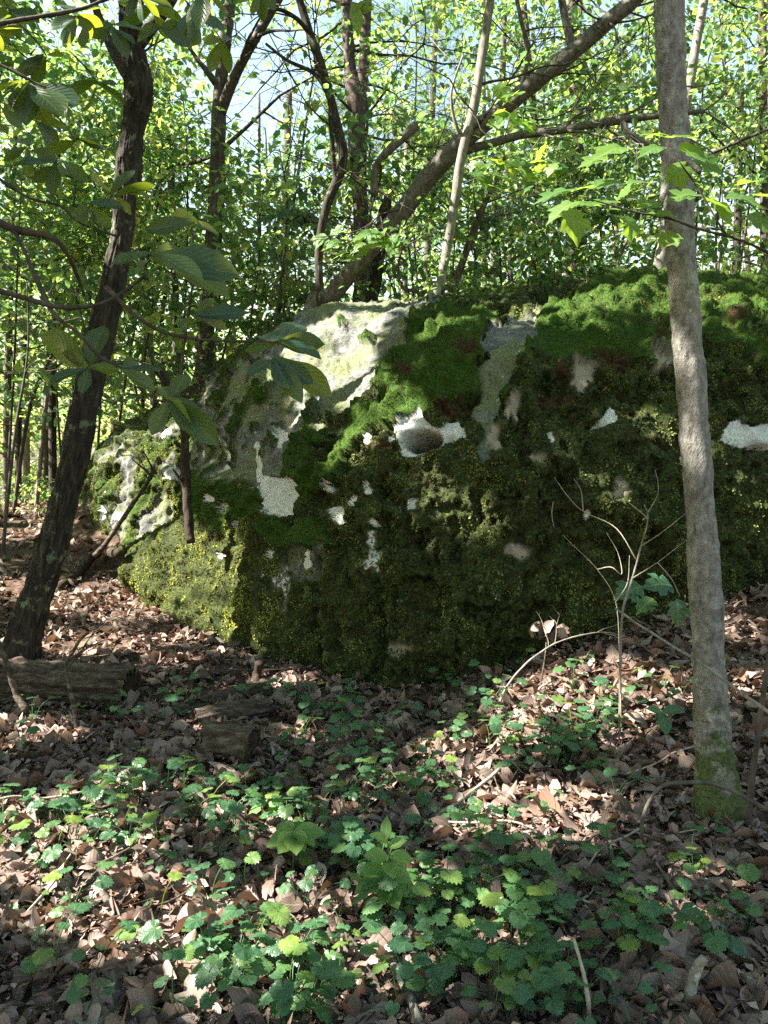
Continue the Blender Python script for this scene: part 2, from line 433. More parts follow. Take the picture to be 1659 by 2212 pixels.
def build_rock(A, which):
    """A smooth grid -> displaced grid and its surface masks"""
    nrm = grid_normals(A)
    if nrm[len(A) // 2, A.shape[1] // 2, 1] > 0: nrm = -nrm
    px, py, _ = project(A)                               # a chart of the rock's face, used only while building it
    wx = fbm(A * 5.5, 4, 31) * 16; wy = fbm(A * 5.5 + 9, 4, 41) * 16
    qx, qy = px + wx, py + wy
    f1 = fbm(A * np.array([2.2, 2.2, 1.5]), 4, 5); f2 = fbm(A * 9, 3, 15)
    Z = np.zeros(px.shape)
    up = nrm[..., 2]
    pit_shade = Z.copy(); cush, bare, white, brown, tan = Z.copy(), Z.copy(), Z.copy(), Z.copy(), Z.copy()
    pol = lambda P: inpoly(qx, qy, P).astype(float)
    if which == 'main':
        for P in ([(1115, 800), (1140, 730), (1165, 690), (1230, 648), (1330, 600), (1700, 600), (2400, 600), (2400, 800), (1700, 790), (1560, 820), (1480, 770), (1400, 790), (1350, 770), (1290, 800), (1230, 780), (1180, 810), (1140, 790)],
                  [(825, 800), (870, 745), (900, 695), (960, 672), (1045, 680), (1050, 715), (1020, 740), (1050, 760), (1030, 800), (1040, 835), (1010, 850), (960, 860), (910, 885), (870, 915), (820, 900)],
                  [(690, 1005), (720, 940), (780, 880), (850, 850), (930, 850), (880, 905), (820, 935), (770, 950), (730, 985), (700, 1060), (640, 1100), (600, 1060), (620, 1010)],
                  [(405, 1030), (460, 1000), (500, 1040), (545, 1050), (548, 1130), (480, 1140), (430, 1120)],
                  [(540, 1050), (555, 1050), (565, 1110), (640, 1125), (700, 1120), (720, 1180), (560, 1170)],
                  [(900, 655), (1140, 640), (1240, 610), (1000, 640)],
                  [(560, 850), (585, 840), (590, 960), (560, 960)], [(640, 930), (680, 900), (700, 950), (650, 1000)]):
            cush = np.maximum(cush, pol(P))
        for i, (cx, cy, r) in enumerate([(1080, 835, 30), (1012, 818, 36), (1062, 692, 22), (795, 735, 16), (1065, 775, 14), (740, 700, 10), (1090, 800, 20), (655, 985, 30), (1128, 820, 24)]):
            cush = np.maximum(cush, spot_mask(px, py, cx, cy, r, r * .75, .35, i))
        R = [[(1050, 690), (1165, 660), (1158, 735), (1110, 795), (1085, 850), (1062, 990), (1022, 990), (1035, 880), (1042, 790), (1035, 745)],
             [(560, 760), (640, 660), (760, 640), (940, 640), (930, 690), (880, 740), (830, 790), (800, 860), (760, 880), (690, 880), (640, 880), (580, 840)]]
        for P in R: bare = np.maximum(bare, pol(P))
        cush = cush * (1 - inpoly(px + wx * .5, py + wy * .5, R[0]).astype(float))
        left = pol([(395, 1040), (430, 830), (560, 730), (700, 870), (670, 1000), (560, 1045), (480, 1030)])
        streak = fbm(A * np.array([7, 7, 2.0]), 4, 77)
        bare = np.maximum(bare, left * ss(-.42, -.2, streak))
        cush = cush * (1 - left * ss(-.4, -.2, streak)); cush = np.maximum(cush, left * ss(.32, .46, -streak) * .8)
        bare = np.maximum(bare, pol([(600, 1160), (700, 1180), (690, 1260), (630, 1250)]) * ss(-.1, .2, streak) * .7)
        # pale lichen
        WP = [[(904, 872), (918, 905), (935, 918), (949, 926), (970, 908), (994, 900), (1003, 948), (964, 953), (949, 975), (905, 985), (869, 985), (858, 955), (852, 930), (876, 905), (893, 895)],
              [(560, 1022), (590, 1035), (640, 1028), (648, 1070), (640, 1112), (583, 1118), (566, 1075)],
              [(1275, 925), (1300, 900), (1316, 876), (1329, 915), (1300, 925)],
              [(1545, 950), (1575, 915), (1590, 904), (1605, 925), (1700, 905), (1720, 960), (1600, 968)],
              [(543, 950), (553, 950), (566, 1030), (556, 1040)]]
        w2x, w2y = px + wx * .32, py + wy * .32
        for P in WP: white = np.maximum(white, inpoly(w2x, w2y, P).astype(float))
        for i, (cx, cy, r) in enumerate([(730, 1115, 17), (705, 1050, 9), (795, 1055, 9), (505, 1125, 9), (482, 1096, 9), (790, 945, 7), (890, 1090, 9), (660, 1207, 13), (1190, 943, 8), (760, 1083, 9),
                                         (810, 1130, 7), (602, 942, 15), (845, 950, 6), (1262, 1110, 10), (455, 1075, 9), (580, 1195, 9), (475, 1200, 8), (560, 1240, 7), (945, 1108, 5)]):
            white = np.maximum(white, spot_mask(px, py, cx, cy, r, r * 1.15, .7, i + 40))
        white = np.maximum(white, spot_mask(px, py, 800, 1200, 26, 30, .9, 70) * .6)
        white = np.maximum(white, spot_mask(px, py, 600, 1260, 14, 40, .9, 71) * .5)
        for i, (cx, cy, rx, ry) in enumerate([(1107, 872, 15, 36), (1066, 945, 12, 26), (1258, 805, 26, 30), (1425, 775, 28, 26), (622, 905, 16, 20), (1110, 1190, 26, 14), (1330, 1060, 14, 20), (1160, 990, 14, 14), (860, 1400, 26, 14)]):
            tan = np.maximum(tan, spot_mask(px, py, cx, cy, rx, ry, .6, i + 90))
        for i, (cx, cy, rx, ry) in enumerate([(1310, 785, 70, 16), (995, 758, 26, 18), (890, 812, 18, 14), (1215, 800, 22, 12), (1440, 735, 30, 14), (970, 880, 34, 20), (1200, 860, 40, 14), (830, 960, 30, 12), (1580, 700, 20, 10)]):
            brown = np.maximum(brown, spot_mask(px, py, cx, cy, rx, ry, .6, i + 120))
        disp = .05 * f1 + .012 * f2
        # ribs and hollows of the face
        for (cx, cy, rx, ry, d) in [(1280, 925, 18, 8, -.07), (1655, 968, 32, 10, -.12), (975, 948, 16, 9, -.05), (460, 985, 32, 34, -.14), (600, 1075, 45, 50, -.02),
                                    (690, 1330, 14, 120, -.05), (820, 1360, 10, 120, -.045), (700, 745, 34, 8, -.08), (840, 760, 20, 9, -.06), (1180, 1090, 160, 14, .03), (640, 1210, 40, 30, -.05)]:
            disp = disp + d * np.exp(-(((px - cx) / rx) ** 2 + ((py - cy) / ry) ** 2) ** 1.6)
        disp = disp + .05 * np.exp(-(((px - 715) / 16) ** 2 + ((py - 750) / 9) ** 2)) 
    else:
        disp = .10 * f1 + .03 * f2
        streak = fbm(A * np.array([5, 5, 1.2]), 4, 177)
        bare = np.maximum(ss(.3, .5, streak), pol([(190, 1000), (250, 930), (440, 880), (430, 950), (330, 950), (240, 990)]) * ss(-.3, .1, f2))
        cush = ss(.25, .4, -streak) * .7
        white = ss(.8, .95, fbm(A * 4, 4, 201))
    white = white * (1 - .9 * np.exp(-(((px - 912) / 40) ** 2 + ((py - 952) / 25) ** 2) ** 3))
    brown = brown * (1 - white); tan = tan * (1 - white)
    bare = np.maximum.reduce([bare * (1 - cush * .95), white, tan])
    cush = cush * (1 - np.maximum(white, tan))
    cush = cush * (1 - .9 * ss(.12, .3, fbm(A * np.array([3.2, 3.2, 4.5]), 4, 99)) * (1 - ss(.75, .95, up)) * ss(1050, 1140, px)) if which == 'main' else cush
    moss = 1 - bare
    lump = .5 + .5 * fbm(A * 14, 3, 60)
    cell = fbm(A * np.array([8, 8, 11]), 3, 63)
    if which == 'main':
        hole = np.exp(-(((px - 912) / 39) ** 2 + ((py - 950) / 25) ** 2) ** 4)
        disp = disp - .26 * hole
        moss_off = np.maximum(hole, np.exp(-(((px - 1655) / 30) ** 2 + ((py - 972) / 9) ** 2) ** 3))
        pit_shade = np.maximum(moss_off, np.exp(-(((px - 912) / 44) ** 2 + ((py - 952) / 30) ** 2) ** 4)); bare = np.maximum(bare, moss_off); cush = cush * (1 - moss_off); moss = 1 - bare
        rib = lambda x0, y0, y1, wl, d: -d * ss(wl, 0, np.maximum(x0 + 6 * np.sin(py / 37.) - px, 0)) * ss(0, 14, x0 + 6 * np.sin(py / 37.) - px) * ss(y0 - 30, y0 + 40, py) * ss(y1 + 40, y1, py)
        disp = disp + rib(688, 1230, 1480, 130, .11) + rib(826, 1290, 1500, 100, .075) + rib(1480, 1130, 1260, 80, .04)
    disp = disp + cush * (.012 + .075 * np.clip(cell + .2, 0, 1) + .02 * lump) + moss * (1 - cush) * (.04 * np.abs(fbm(A * np.array([10, 10, 8]), 4, 62)) + .012 * lump + .02 * np.abs(fbm(A * np.array([7, 7, 1.6]), 3, 69)) * ss(760, 620, px))
    disp = disp - moss * (1 - cush) * (.35 + .65 * ss(600, 720, px)) * (.075 * ss(.12, .42, fbm(A * np.array([4.6, 4.6, 3.2]), 3, 71)) + .045 * ss(.3, .5, fbm(A * np.array([13, 13, 9]), 2, 73)))
    disp = disp - bare * .006 + (1 - moss) * (1 - white) * (.012 * fbm(A * 22, 3, 66) - .014 * np.abs(fbm(A * np.array([3.5, 3.5, 7]), 3, 68)))
    D = A + nrm * disp[..., None]
    return D, grid_normals(D) * np.sign((grid_normals(D) * nrm).sum(-1, keepdims=True)), dict(cush=cush, bare=bare, white=blur(white), brown=brown, tan=blur(tan), pit_shade=pit_shade)

m, nt = new_mat('mossy_rock')
n1 = noise(nt, 9, 8, rough=.7); n2 = noise(nt, 45, 5, rough=.7); n3 = noise(nt, 2.4, 4); n4 = noise(nt, 16, 5, rough=.65)
rock = ramp(nt, n1, [(.3, (.042, .045, .042)), (.44, (.092, .096, .089)), (.56, (.14, .145, .136)), (.72, (.215, .22, .21))])
rock = mixc(nt, ramp(nt, n3, [(.42, (0, 0, 0)), (.6, (.75, .75, .75))]), rock, (.13, .15, .055))
rock = mixc(nt, ramp(nt, n2, [(.38, (.85, .85, .85)), (.47, (0, 0, 0))]), rock, (.04, .042, .034))
rock = mixc(nt, ramp(nt, n4, [(.62, (0, 0, 0)), (.68, (.7, .7, .7))]), rock, (.36, .4, .36))
mossc = ramp(nt, n2, [(.3, (.008, .012, .004)), (.5, (.024, .033, .010)), (.68, (.065, .083, .022)), (.85, (.12, .13, .042))])
cushc = ramp(nt, n2, [(.3, (.012, .03, .004)), (.55, (.03, .065, .008)), (.8, (.075, .11, .014))])
mossc = mixc(nt, attr(nt, 'cush'), mossc, cushc)
mossc = mixc(nt, math_(nt, 'MULTIPLY', attr(nt, 'brown'), .85), mossc, (.05, .032, .014))
col = mixc(nt, attr(nt, 'bare'), mossc, rock)
col = mixc(nt, math_(nt, 'MULTIPLY', attr(nt, 'tan'), .7), col, (.36, .31, .23))
wl = ramp(nt, n2, [(.3, (.26, .275, .25)), (.42, (.46, .485, .46)), (.6, (.64, .66, .63))])
wf = math_(nt, 'ADD', attr(nt, 'white'), math_(nt, 'MULTIPLY', math_(nt, 'SUBTRACT', noise(nt, 26, 5, rough=.7), .5), 1.3))
col = mixc(nt, math_(nt, 'MULTIPLY', math_(nt, 'MULTIPLY', ramp(nt, wf, [(.45, (0, 0, 0)), (.62, (1, 1, 1))]), .93), ramp(nt, attr(nt, 'white'), [(.08, (0, 0, 0)), (.3, (1, 1, 1))])), col, wl)
col = mixc(nt, math_(nt, 'MULTIPLY', attr(nt, 'pit_shade'), .9), col, ramp(nt, n1, [(.35, (.03, .025, .014)), (.65, (.11, .095, .05))]))  # shade inside the hollows painted as dark brown
finish(nt, col, .92, math_(nt, 'ADD', n2, math_(nt, 'MULTIPLY', n1, 1.5)), .7, .02, .15)
M_ROCK = m

m, nt = new_mat('moss_frond')
t = attr(nt, 'tint', 'Vector')
nn = noise(nt, 5, 5, rough=.6)
colv = N_(nt, 'ShaderNodeVectorMath', operation='MULTIPLY'); nt.links.new(t, colv.inputs[0])
hv = ramp(nt, nn, [(.3, (.7, .7, .7)), (.7, (1.25, 1.2, 1.1))]); nt.links.new(hv, colv.inputs[1])
finish(nt, colv.outputs[0], .8, None, spec=.15, trans=colv.outputs[0], tfac=.3)
M_MOSS = m

def mix3(a, b, t): return np.asarray(a)[None] * (1 - t[:, None]) + np.asarray(b)[None] * t[:, None]

def moss_cover(D, Nn, mk, n_cush, n_leaf, seed):
    """small moss shoots and fronds standing on a rock grid"""
    r = np.random.default_rng(seed)
    a = np.linalg.norm(np.cross(D[1:, :-1] - D[:-1, :-1], D[:-1, 1:] - D[:-1, :-1]), axis=-1)
    px, py, dd = project(D)
    vis = ((Nn * (np.array([0, 0, CAM_Z]) - D)).sum(-1) > -.6)[:-1, :-1] & (px[:-1, :-1] > 120) & (px[:-1, :-1] < 2050) & (py[:-1, :-1] < 1560)
    out = []
    for kind, n in (('cush', n_cush), ('leaf', n_leaf)):
        c = mk['cush'][:-1, :-1]; b = mk['bare'][:-1, :-1]
        patch = ss(-.5, .5, fbm(D[:-1, :-1] * 6, 3, seed + 5))
        w = a * vis * (c if kind == 'cush' else (1 - c) * (1 - b) * (.35 + .65 * patch))
        w = w.ravel() / w.sum(); idx = r.choice(len(w), n, p=w)
        i, j = np.unravel_index(idx, a.shape); u, v = r.random(n)[:, None], r.random(n)[:, None]
        P = D[i, j] * (1 - u) * (1 - v) + D[i + 1, j] * u * (1 - v) + D[i, j + 1] * (1 - u) * v + D[i + 1, j + 1] * u * v
        nr = Nn[i, j]
        rd = r.normal(size=(n, 3))
        if kind == 'cush':
            fwd = nr * 1.0 + np.array([0, 0, .5]) + rd * .38
            L = r.uniform(.009, .022, n); TV = np.array([[0, -.16, 0], [0, .16, 0], [1, 0, 0]]); TF = [[0, 1, 2]]
            hue = np.clip(.5 + .55 * fbm(P * 5, 3, seed + 8) + r.normal(0, .22, n), 0, 1)
            tint = mix3((.014, .033, .005), (.11, .145, .018), np.clip(hue + .5 * fbm(P * 12, 2, seed + 14), 0, 1)); dry = ss(.25, .5, fbm(P * 9, 3, seed + 9))[:, None]; tint = tint * (1 - dry * .6) + np.array([.13, .12, .03]) * dry * .6
            br = mk['brown'][i, j]; tint = tint * (1 - br[:, None]) + mix3((.035, .022, .010), (.09, .055, .025), r.random(n)) * br[:, None]
        else:
            fwd = nr * .38 + rd * .7 + np.array([0, 0, -.35])
            L = r.uniform(.009, .023, n); TV = np.array([[0, 0, 0], [.5, -.36, .1], [1, 0, -.1], [.5, .36, .1]]); TF = [[0, 1, 2], [0, 2, 3]]
            hue = np.clip(.40 + .75 * fbm(P * np.array([3.2, 3.2, 2.6]), 4, seed + 11) + r.normal(0, .2, n), 0, 1)
            hue = np.clip(hue + .6 * fbm(P * 13, 2, seed + 12), 0, 1); tint = mix3((.008, .015, .004), (.21, .235, .06), hue ** 1.25)
            pale = (fbm(P * 7, 3, seed + 21) > .36)
            tint = np.where(pale[:, None], mix3((.13, .165, .05), (.23, .255, .09), r.random(n)), tint)
            pxi = px[i, j]; hue = np.clip(hue + .35 * ss(680, 560, pxi), 0, 1); tint = tint + (ss(700, 560, pxi) * (.3 + .7 * hue))[:, None] * np.array([.15, .155, .01])  # left face: moss slightly yellower, plus sunlight painted into its tint
            wet = ss(.0, .45, fbm(P * np.array([5.5, 5.5, 1.4]), 4, seed + 31)) * ss(.2, -.3, fbm(P * 1.7, 2, seed + 33)); tint = tint * (1 - .72 * wet)[:, None]   # blackish algae streaks
            br = np.maximum(mk['brown'][i, j], ss(.18, .5, fbm(P * 5.5, 4, seed + 25)) * .85)
            tint = tint * (1 - br[:, None]) + mix3((.014, .012, .006), (.075, .055, .026), r.random(n)) * br[:, None]
        M = basis(fwd, nr + rd[:, ::-1] * (.5 if kind == 'cush' else .3))
        V, F = scatter(TV, TF, P - nr * .003, M, L)
        out.append((V, F, np.repeat(tint, len(TV), 0)))
    return out

A_main = surf(MAIN, 510, 300); A_lobe = surf(LOBE, 160, 140)
D_main, N_main, K_main = build_rock(A_main, 'main'); D_lobe, N_lobe, K_lobe = build_rock(A_lobe, 'lobe')

def rock_thing(name, label, D, Nn, K, nc, nl, seed, base):
    t = Thing(name, label, 'boulder', base)
    V = D.reshape(-1, 3)
    body = t.part('rock_body', V, grid_faces(*D.shape[:2]), M_ROCK, {k: v.ravel() for k, v in K.items()})
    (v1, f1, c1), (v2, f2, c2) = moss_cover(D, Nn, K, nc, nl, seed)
    t.part('cushion_moss', v1, f1, M_MOSS, {'tint': c1}, False, None, 'stuff', 'thick bright green cushion moss')
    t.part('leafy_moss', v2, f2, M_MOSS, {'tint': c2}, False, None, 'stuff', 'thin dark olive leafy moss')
    return t
big_rock = rock_thing('boulder', 'huge boulder cloaked in green moss with white lichen patches and a round hollow', D_main, N_main, K_main, 105000, 175000, 3, at(1000, 1470, 5.6))
low_rock = rock_thing('boulder', 'lower mossy rock sticking out beyond the huge boulder beside the thin dead sapling', D_lobe, N_lobe, K_lobe, 14000, 30000, 4, at(290, 1220, 9.2))

# visible point of the rocks or the ground at a pixel (for sun flecks and things that lean on the rock)
_pp = np.vstack([D_main.reshape(-1, 3), D_lobe.reshape(-1, 3)])
_nn = np.vstack([N_main.reshape(-1, 3), N_lobe.reshape(-1, 3)])
_front = (_nn * (np.array([0, 0, CAM_Z]) - _pp)).sum(-1) > 0
_pp = _pp[_front]; _qx, _qy, _qd = project(_pp)
def seen(px, py):
    g = ground_at(px, py); d = np.hypot(_qx - px, _qy - py); k = d < 9
    if k.any():
        i = np.argmin(np.where(k, _qd, 1e9)); 
        if _pp[i][1] < g[1] + .15: return _pp[i]
    return g

# ------------------------------------------------------------------ sun flecks: gaps in the canopy
FLECKS = []   # (point, radius in m)
for px, py, Y, r in [(1324, 325, 2.75, .22), (1440, 300, 2.75, .2), (1500, 340, 2.75, .18), (1225, 430, 2.75, .25), (1300, 430, 2.75, .15), (1420, 450, 2.75, .15), (1620, 440, 2.75, .2), (1540, 440, 2.75, .15), (200, 90, 2.0, .16), (90, 50, 1.95, .1),
                     (780, 520, 8.3, .6), (1110, 240, 7.9, .5), (1120, 375, 7.8, .6), (1200, 370, 7.8, .5), (1050, 370, 7.8, .4)]:
    FLECKS.append((at(px, py, Y), r))                     # sunlit branches
for px, py, r in [
    (1180, 1770, .24), (1100, 1795, .14), (1150, 1800, .14), (1240, 1750, .08), (1060, 1690, .08), (940, 1920, .11), (1000, 1960, .07), (880, 1700, .10), (640, 1800, .12), (600, 1975, .15), (690, 2000, .12),
    (330, 1990, .17), (240, 1940, .12), (420, 2060, .12), (240, 1800, .13), (100, 1850, .13), (330, 1840, .10), (130, 1770, .12), (400, 1730, .08), (750, 2110, .13), (640, 2120, .08), (1240, 2045, .10), (470, 2160, .08),
    (1300, 1480, .28), (1180, 1500, .24), (1360, 1570, .16), (1420, 1500, .18), (1240, 1420, .14), (1000, 1620, .14), (1110, 1600, .16), (1600, 1370, .12), (960, 1650, .1), (820, 1750, .07), (560, 1760, .08),
    (250, 1250, .45), (330, 1330, .3), (180, 1300, .3), (150, 1400, .22), (260, 1400, .25), (420, 1420, .14), (500, 1520, .16), (640, 1475, .12), (50, 1570, .18), (140, 1600, .14), (60, 1150, .8), (20, 1280, .3),
    (200, 1490, .14), (90, 1470, .12), (150, 1465, .1), (40, 1460, .1), (250, 1470, .1), (480, 1570, .1), (540, 1690, .07), (1560, 1720, .05), (1640, 1480, .08), (1590, 1900, .07), (1330, 1750, .06), (1500, 1650, .05), (280, 1700, .08), (700, 1600, .1), (1130, 2150, .06), (880, 2100, .07), (1550, 2010, .06),
    (480, 1250, .32), (470, 1330, .3), (500, 1180, .16), (530, 1380, .18), (430, 1280, .2), (500, 1300, .2), (400, 1200, .2), (440, 1200, .16), (330, 1175, .35), (300, 1080, .4), (230, 1000, .4), (300, 950, .4), (380, 920, .3), (310, 1230, .22), (230, 1100, .25),
    (720, 770, .35), (760, 700, .35), (700, 840, .22), (680, 720, .3), (790, 830, .2), (820, 880, .13), (760, 930, .13), (730, 960, .10), (650, 900, .1), (860, 860, .1), (600, 790, .15),
    (1300, 632, .2), (1200, 648, .15), (1000, 668, .18), (1550, 632, .2), (1400, 630, .2), (1120, 655, .14), (1640, 640, .16), (1470, 632, .12), (1300, 690, .07), (940, 690, .09), (1240, 640, .14),
    (902, 1015, .05), (1212, 1345, .10), (1180, 1300, .06), (1640, 1110, .10), (1645, 1190, .08), (1330, 1080, .07), (1290, 1350, .1), (1500, 1240, .06), (1400, 930, .06)]:
    FLECKS.append((seen(px, py), r * (.8 if py > 1560 and r < .2 else 1)))
FP = np.array([f[0] for f in FLECKS]); FR = np.array([f[1] for f in FLECKS])

def shades_fleck(P, pad=.1):
    out = np.zeros(len(P), bool)
    for f, r in zip(FP, FR):
        d = P - f; al = d @ TO_SUN
        q = ((d - al[:, None] * TO_SUN) ** 2).sum(1)
        out |= (al > .35) & (q < (r + min(pad, r)) ** 2)
    return out

# ------------------------------------------------------------------ leaves and crowns
T_LEAF = np.array([[0, 0, 0], [.28, -.31, .06], [.68, -.27, .02], [1, 0, -.12], [.68, .27, .02], [.28, .31, .06]])
T_LEAFF = np.array([[0, 1, 2, 3], [0, 3, 4, 5]])
T_LUV = T_LEAF[:, :2] * np.array([1, 3])

def leaves_mesh(P, N, size, r, fwd=None, tone=None):
    n = len(P)
    if tone is None: tone = r.random(n)
    if fwd is None: fwd = r.normal(size=(n, 3)) * np.array([1, 1, .35]) + np.array([0, 0, -.25])
    M = basis(fwd, N); V, F = scatter(T_LEAF, T_LEAFF, P, M, size)
    luv = np.concatenate([np.tile(T_LUV, (n, 1)), np.repeat(tone, 6)[:, None]], 1)
    return V, F, {'luv': luv}

def sprays(centers, radius, per, r, size, flat=.22):
    """flat leafy sprays round each centre"""
    n = len(centers) * per
    c = np.repeat(centers, per, 0); rad = np.repeat(np.broadcast_to(radius, (len(centers),)), per)
    o = r.normal(size=(n, 3)) * np.array([.55, .55, flat]) * rad[:, None]
    P = c + o
    Nn = np.array([0, 0, 1.0]) + r.normal(size=(n, 3)) * .42
    return P, Nn, r.uniform(size[0], size[1], n), o + r.normal(size=(n, 3)) * .25 * rad[:, None] + np.array([0, 0, -.12])

def branchlets(start, d, L, R, r, depth=2, wob=.3, kids=4, grav=0.0):
    """a branch and its twigs as polylines: [(pts, radii)]"""
    n = 7; pts = [np.asarray(start, float)]; d = np.asarray(d, float) / np.linalg.norm(d)
    for i in range(n - 1):
        d = d + r.normal(size=3) * wob * .5 + np.array([0, 0, grav]); d /= np.linalg.norm(d)
        pts.append(pts[-1] + d * L / (n - 1))
    pts = np.array(pts); out = [(pts, np.linspace(R, R * .3, n))]
    if depth > 0:
        for k in range(kids):
            i = r.integers(2, n); t = pts[min(i, n - 1)]
            dd = pts[i] - pts[i - 1]; dd = dd / np.linalg.norm(dd) + r.normal(size=3) * .75
            out += branchlets(t, dd, L * r.uniform(.35, .6), max(R * .45, .0022), r, depth - 1, wob, max(2, kids - 1), grav)
    return out

def tubes_of(lines, sides=5, lean=False):
    if lean: return join([tube(p[::2], q[::2], 5 if k == 0 else 3, cap=False) for k, (p, q) in enumerate(lines)])
    return join([tube(smooth_path(p, len(p) * 2 - 1), np.interp(np.linspace(0, 1, len(p) * 2 - 1), np.linspace(0, 1, len(p)), q), sides) for p, q in lines])

def px_path(pts):
    """[(px,py,width px,Y)] -> points, radii"""
    P = np.array([at(a, b, y) for a, b, w, y in pts])
    R = np.array([w / 2 / FOC * np.linalg.norm(p - np.array([0, 0, CAM_Z])) for (a, b, w, y), p in zip(pts, P)])
    return P, R

CROWN_STATS = []
def make_tree(name, label, path, bark, limbs=(), crown=None, group=None, seed=0, sides=10, rings=40, bump=None, extra=None, extend=0, leafmat=None, twig=M_TWIG, cat='tree', root=None):
    r = np.random.default_rng(seed)
    P, R = (path[:, :3], path[:, 3]) if isinstance(path, np.ndarray) else px_path(path)   # arrays hold world points and radii
    if extend:
        d = (P[-1] - P[-2]); d /= np.linalg.norm(d); d = d * .7 + np.array([0, 0, .3]); d /= np.linalg.norm(d)
        P = np.vstack([P, P[-1] + d * extend]); R = np.append(R, R[-1] * .45)
    if root is not None or True:                          # take the foot into the ground
        z = gz(P[0][0], P[0][1]); b = P[0].copy(); 
        dz = max(P[0][2] - z, 0) + .15
        b[2] -= dz; P = np.vstack([b, P]); R = np.append(R[0] * 1.12, R)
    t = Thing(name, label, cat, (P[0][0], P[0][1], P[0][2]), group)
    n = rings; PP = smooth_path(P, n); RR = np.clip(smooth_path(R[:, None], n)[:, 0], .003, None)
    V, F = tube(PP, RR, sides, bump)
    trunk = t.part('trunk', V, F, bark)
    for (a, b) in limbs:                                   # limbs given as explicit pixel paths
        LP, LR = px_path(a)
        lines = [(smooth_path(LP, 12), np.clip(smooth_path(LR[:, None], 12)[:, 0], .002, None))]
        for k in range(b):
            i = r.integers(3, 12); dd = lines[0][0][i] - lines[0][0][i - 1]; dd = dd / np.linalg.norm(dd) + r.normal(size=3) * .7
            lines += branchlets(lines[0][0][i], dd, r.uniform(.5, 1.2), max(lines[0][1][i] * .45, .004), r, 2, .35, 3)     # ten lines each
        v, f = tubes_of(lines[:1], 8); limb = t.part('branch', v, f, bark)
        for k in range(0, len(lines) - 1, 10):             # one side twig with its own twiglets each
            v, f = tubes_of(lines[1 + k:11 + k], 5); t.part('twig', v, f, bark, parent=limb)
    if crown:
        k = dict(h=(3, 9), rad=2.2, n=160, per=14, size=(.07, .12), limbs=8, sprad=.5, flat=.22, off=(0, 0)); k.update(crown)
        top = PP[-1]; cz0, cz1 = k['h']
        tops = np.interp(np.linspace(cz0, cz1, 200), PP[:, 2], np.arange(n)) if PP[-1][2] > cz0 else np.full(200, n - 1.)
        ends = []
        for q in range(k['limbs']):
            i = int(np.clip(r.choice(tops), 0, n - 1)); s = PP[i]; an = r.uniform(0, 2 * math.pi)
            d = np.array([math.cos(an), math.sin(an), r.uniform(.05, .7)])
            lines = branchlets(s, d, k['rad'] * r.uniform(.6, 1.1), max(RR[i] * .35, .008), r, 2, .28, 4)
            hit = shades_fleck(np.vstack([l[0] for l in lines]), .02).reshape(len(lines), -1).any(1)
            lines = lines[:1] + [l for l, h_ in zip(lines[1:], hit[1:]) if not h_]
            if cz0 > 2.5 and PP[0][0] < -3 and hit[0]: lines = [(lines[0][0][:3], lines[0][1][:3])] + lines[1:]
            v, f = tubes_of(lines, 5, PP[0][1] > 8.9 or cz0 > 6); t.part('branch', v, f, bark if k['rad'] < 1 else twig)
            ends += [l[0][-1] for l in lines] + [l[0][len(l[0]) // 2] for l in lines]
        ends = np.array(ends)
        nc = k['n']; pick = ends[r.integers(0, len(ends), nc // 2)] + r.normal(size=(nc // 2, 3)) * .2
        ph = r.uniform(0, 2 * math.pi, nc - nc // 2); zz = r.uniform(0, 1, nc - nc // 2)
        ax = np.array([np.interp(cz0 + zz * (cz1 - cz0), PP[:, 2], PP[:, c]) for c in (0, 1)]).T
        rr = k['rad'] * np.sqrt(r.random(nc - nc // 2)) * (1 - .55 * np.abs(zz - .4))
        cl = np.stack([ax[:, 0] + np.cos(ph) * rr + k['off'][0], ax[:, 1] + np.sin(ph) * rr + k['off'][1], cz0 + zz * (cz1 - cz0)], -1)
        cen = np.vstack([pick, cl])
        cen = cen[cen[:, 2] > cz0 - .6]
        if 'keep' in k: cen = cen[k['keep'](cen)]
        if KEEP_OUT is not None: cen = cen[KEEP_OUT(cen)]
        Q, Nn, S, fw = sprays(cen, r.uniform(.6, 1.3, len(cen)) * k['sprad'], k['per'], r, k['size'], k['flat'])
        ok = ~shades_fleck(Q)
        tone = np.clip(np.repeat(r.random(len(cen)), k['per']) * .75 + r.random(len(Q)) * .25, 0, .999)
        V, F, att = leaves_mesh(Q[ok], Nn[ok], S[ok], r, fw[ok], tone[ok])
        t.part('crown', V, F, leafmat or M_BG, att, False)
        CROWN_STATS.append((name, len(V)))
    if extra: extra(t, PP, RR, r)
    return t

def KEEP_OUT(c):
    """the wood is open where the sky shows between the trees"""
    px, py, d = project(c)
    gap = np.zeros(len(c), bool)
    for (q, rad) in GAPS:
        v = c - q; gap |= (v ** 2).sum(1) < rad * rad
    return ~(gap | ((d > 0) & (d < 6.5) & (px > -100) & (px < 1760) & (py > -150) & (py < 1500)))
GAPS = [(at(535 + 40 * math.sin(Y * 2.1), 230 + 30 * math.sin(Y * 3.3), Y), .085 * Y) for Y in (10, 11.5, 13, 15, 17, 20, 23, 27, 31, 36, 42, 50, 58)]
GAPS += [(at(620, 300, Y), .045 * Y) for Y in (10, 12, 14, 17, 21, 26)] + [(at(1000, 585, 14), .7), (at(760, 60, 20), 1.0)]

def furrow(depth, fa=26, fz=3.2, seed=3):
    def f(S, th, P):
        q = np.stack([np.cos(th)[None] * fa / 6.28 + 0 * S[..., 0], np.sin(th)[None] * fa / 6.28 + 0 * S[..., 0], S[..., 2] * fz], -1)
        a = fbm(q, 4, seed); return depth * (np.abs(a) * 1.8 - .5) + depth * .4 * vnoise(S * 60, seed + 2)
    return f

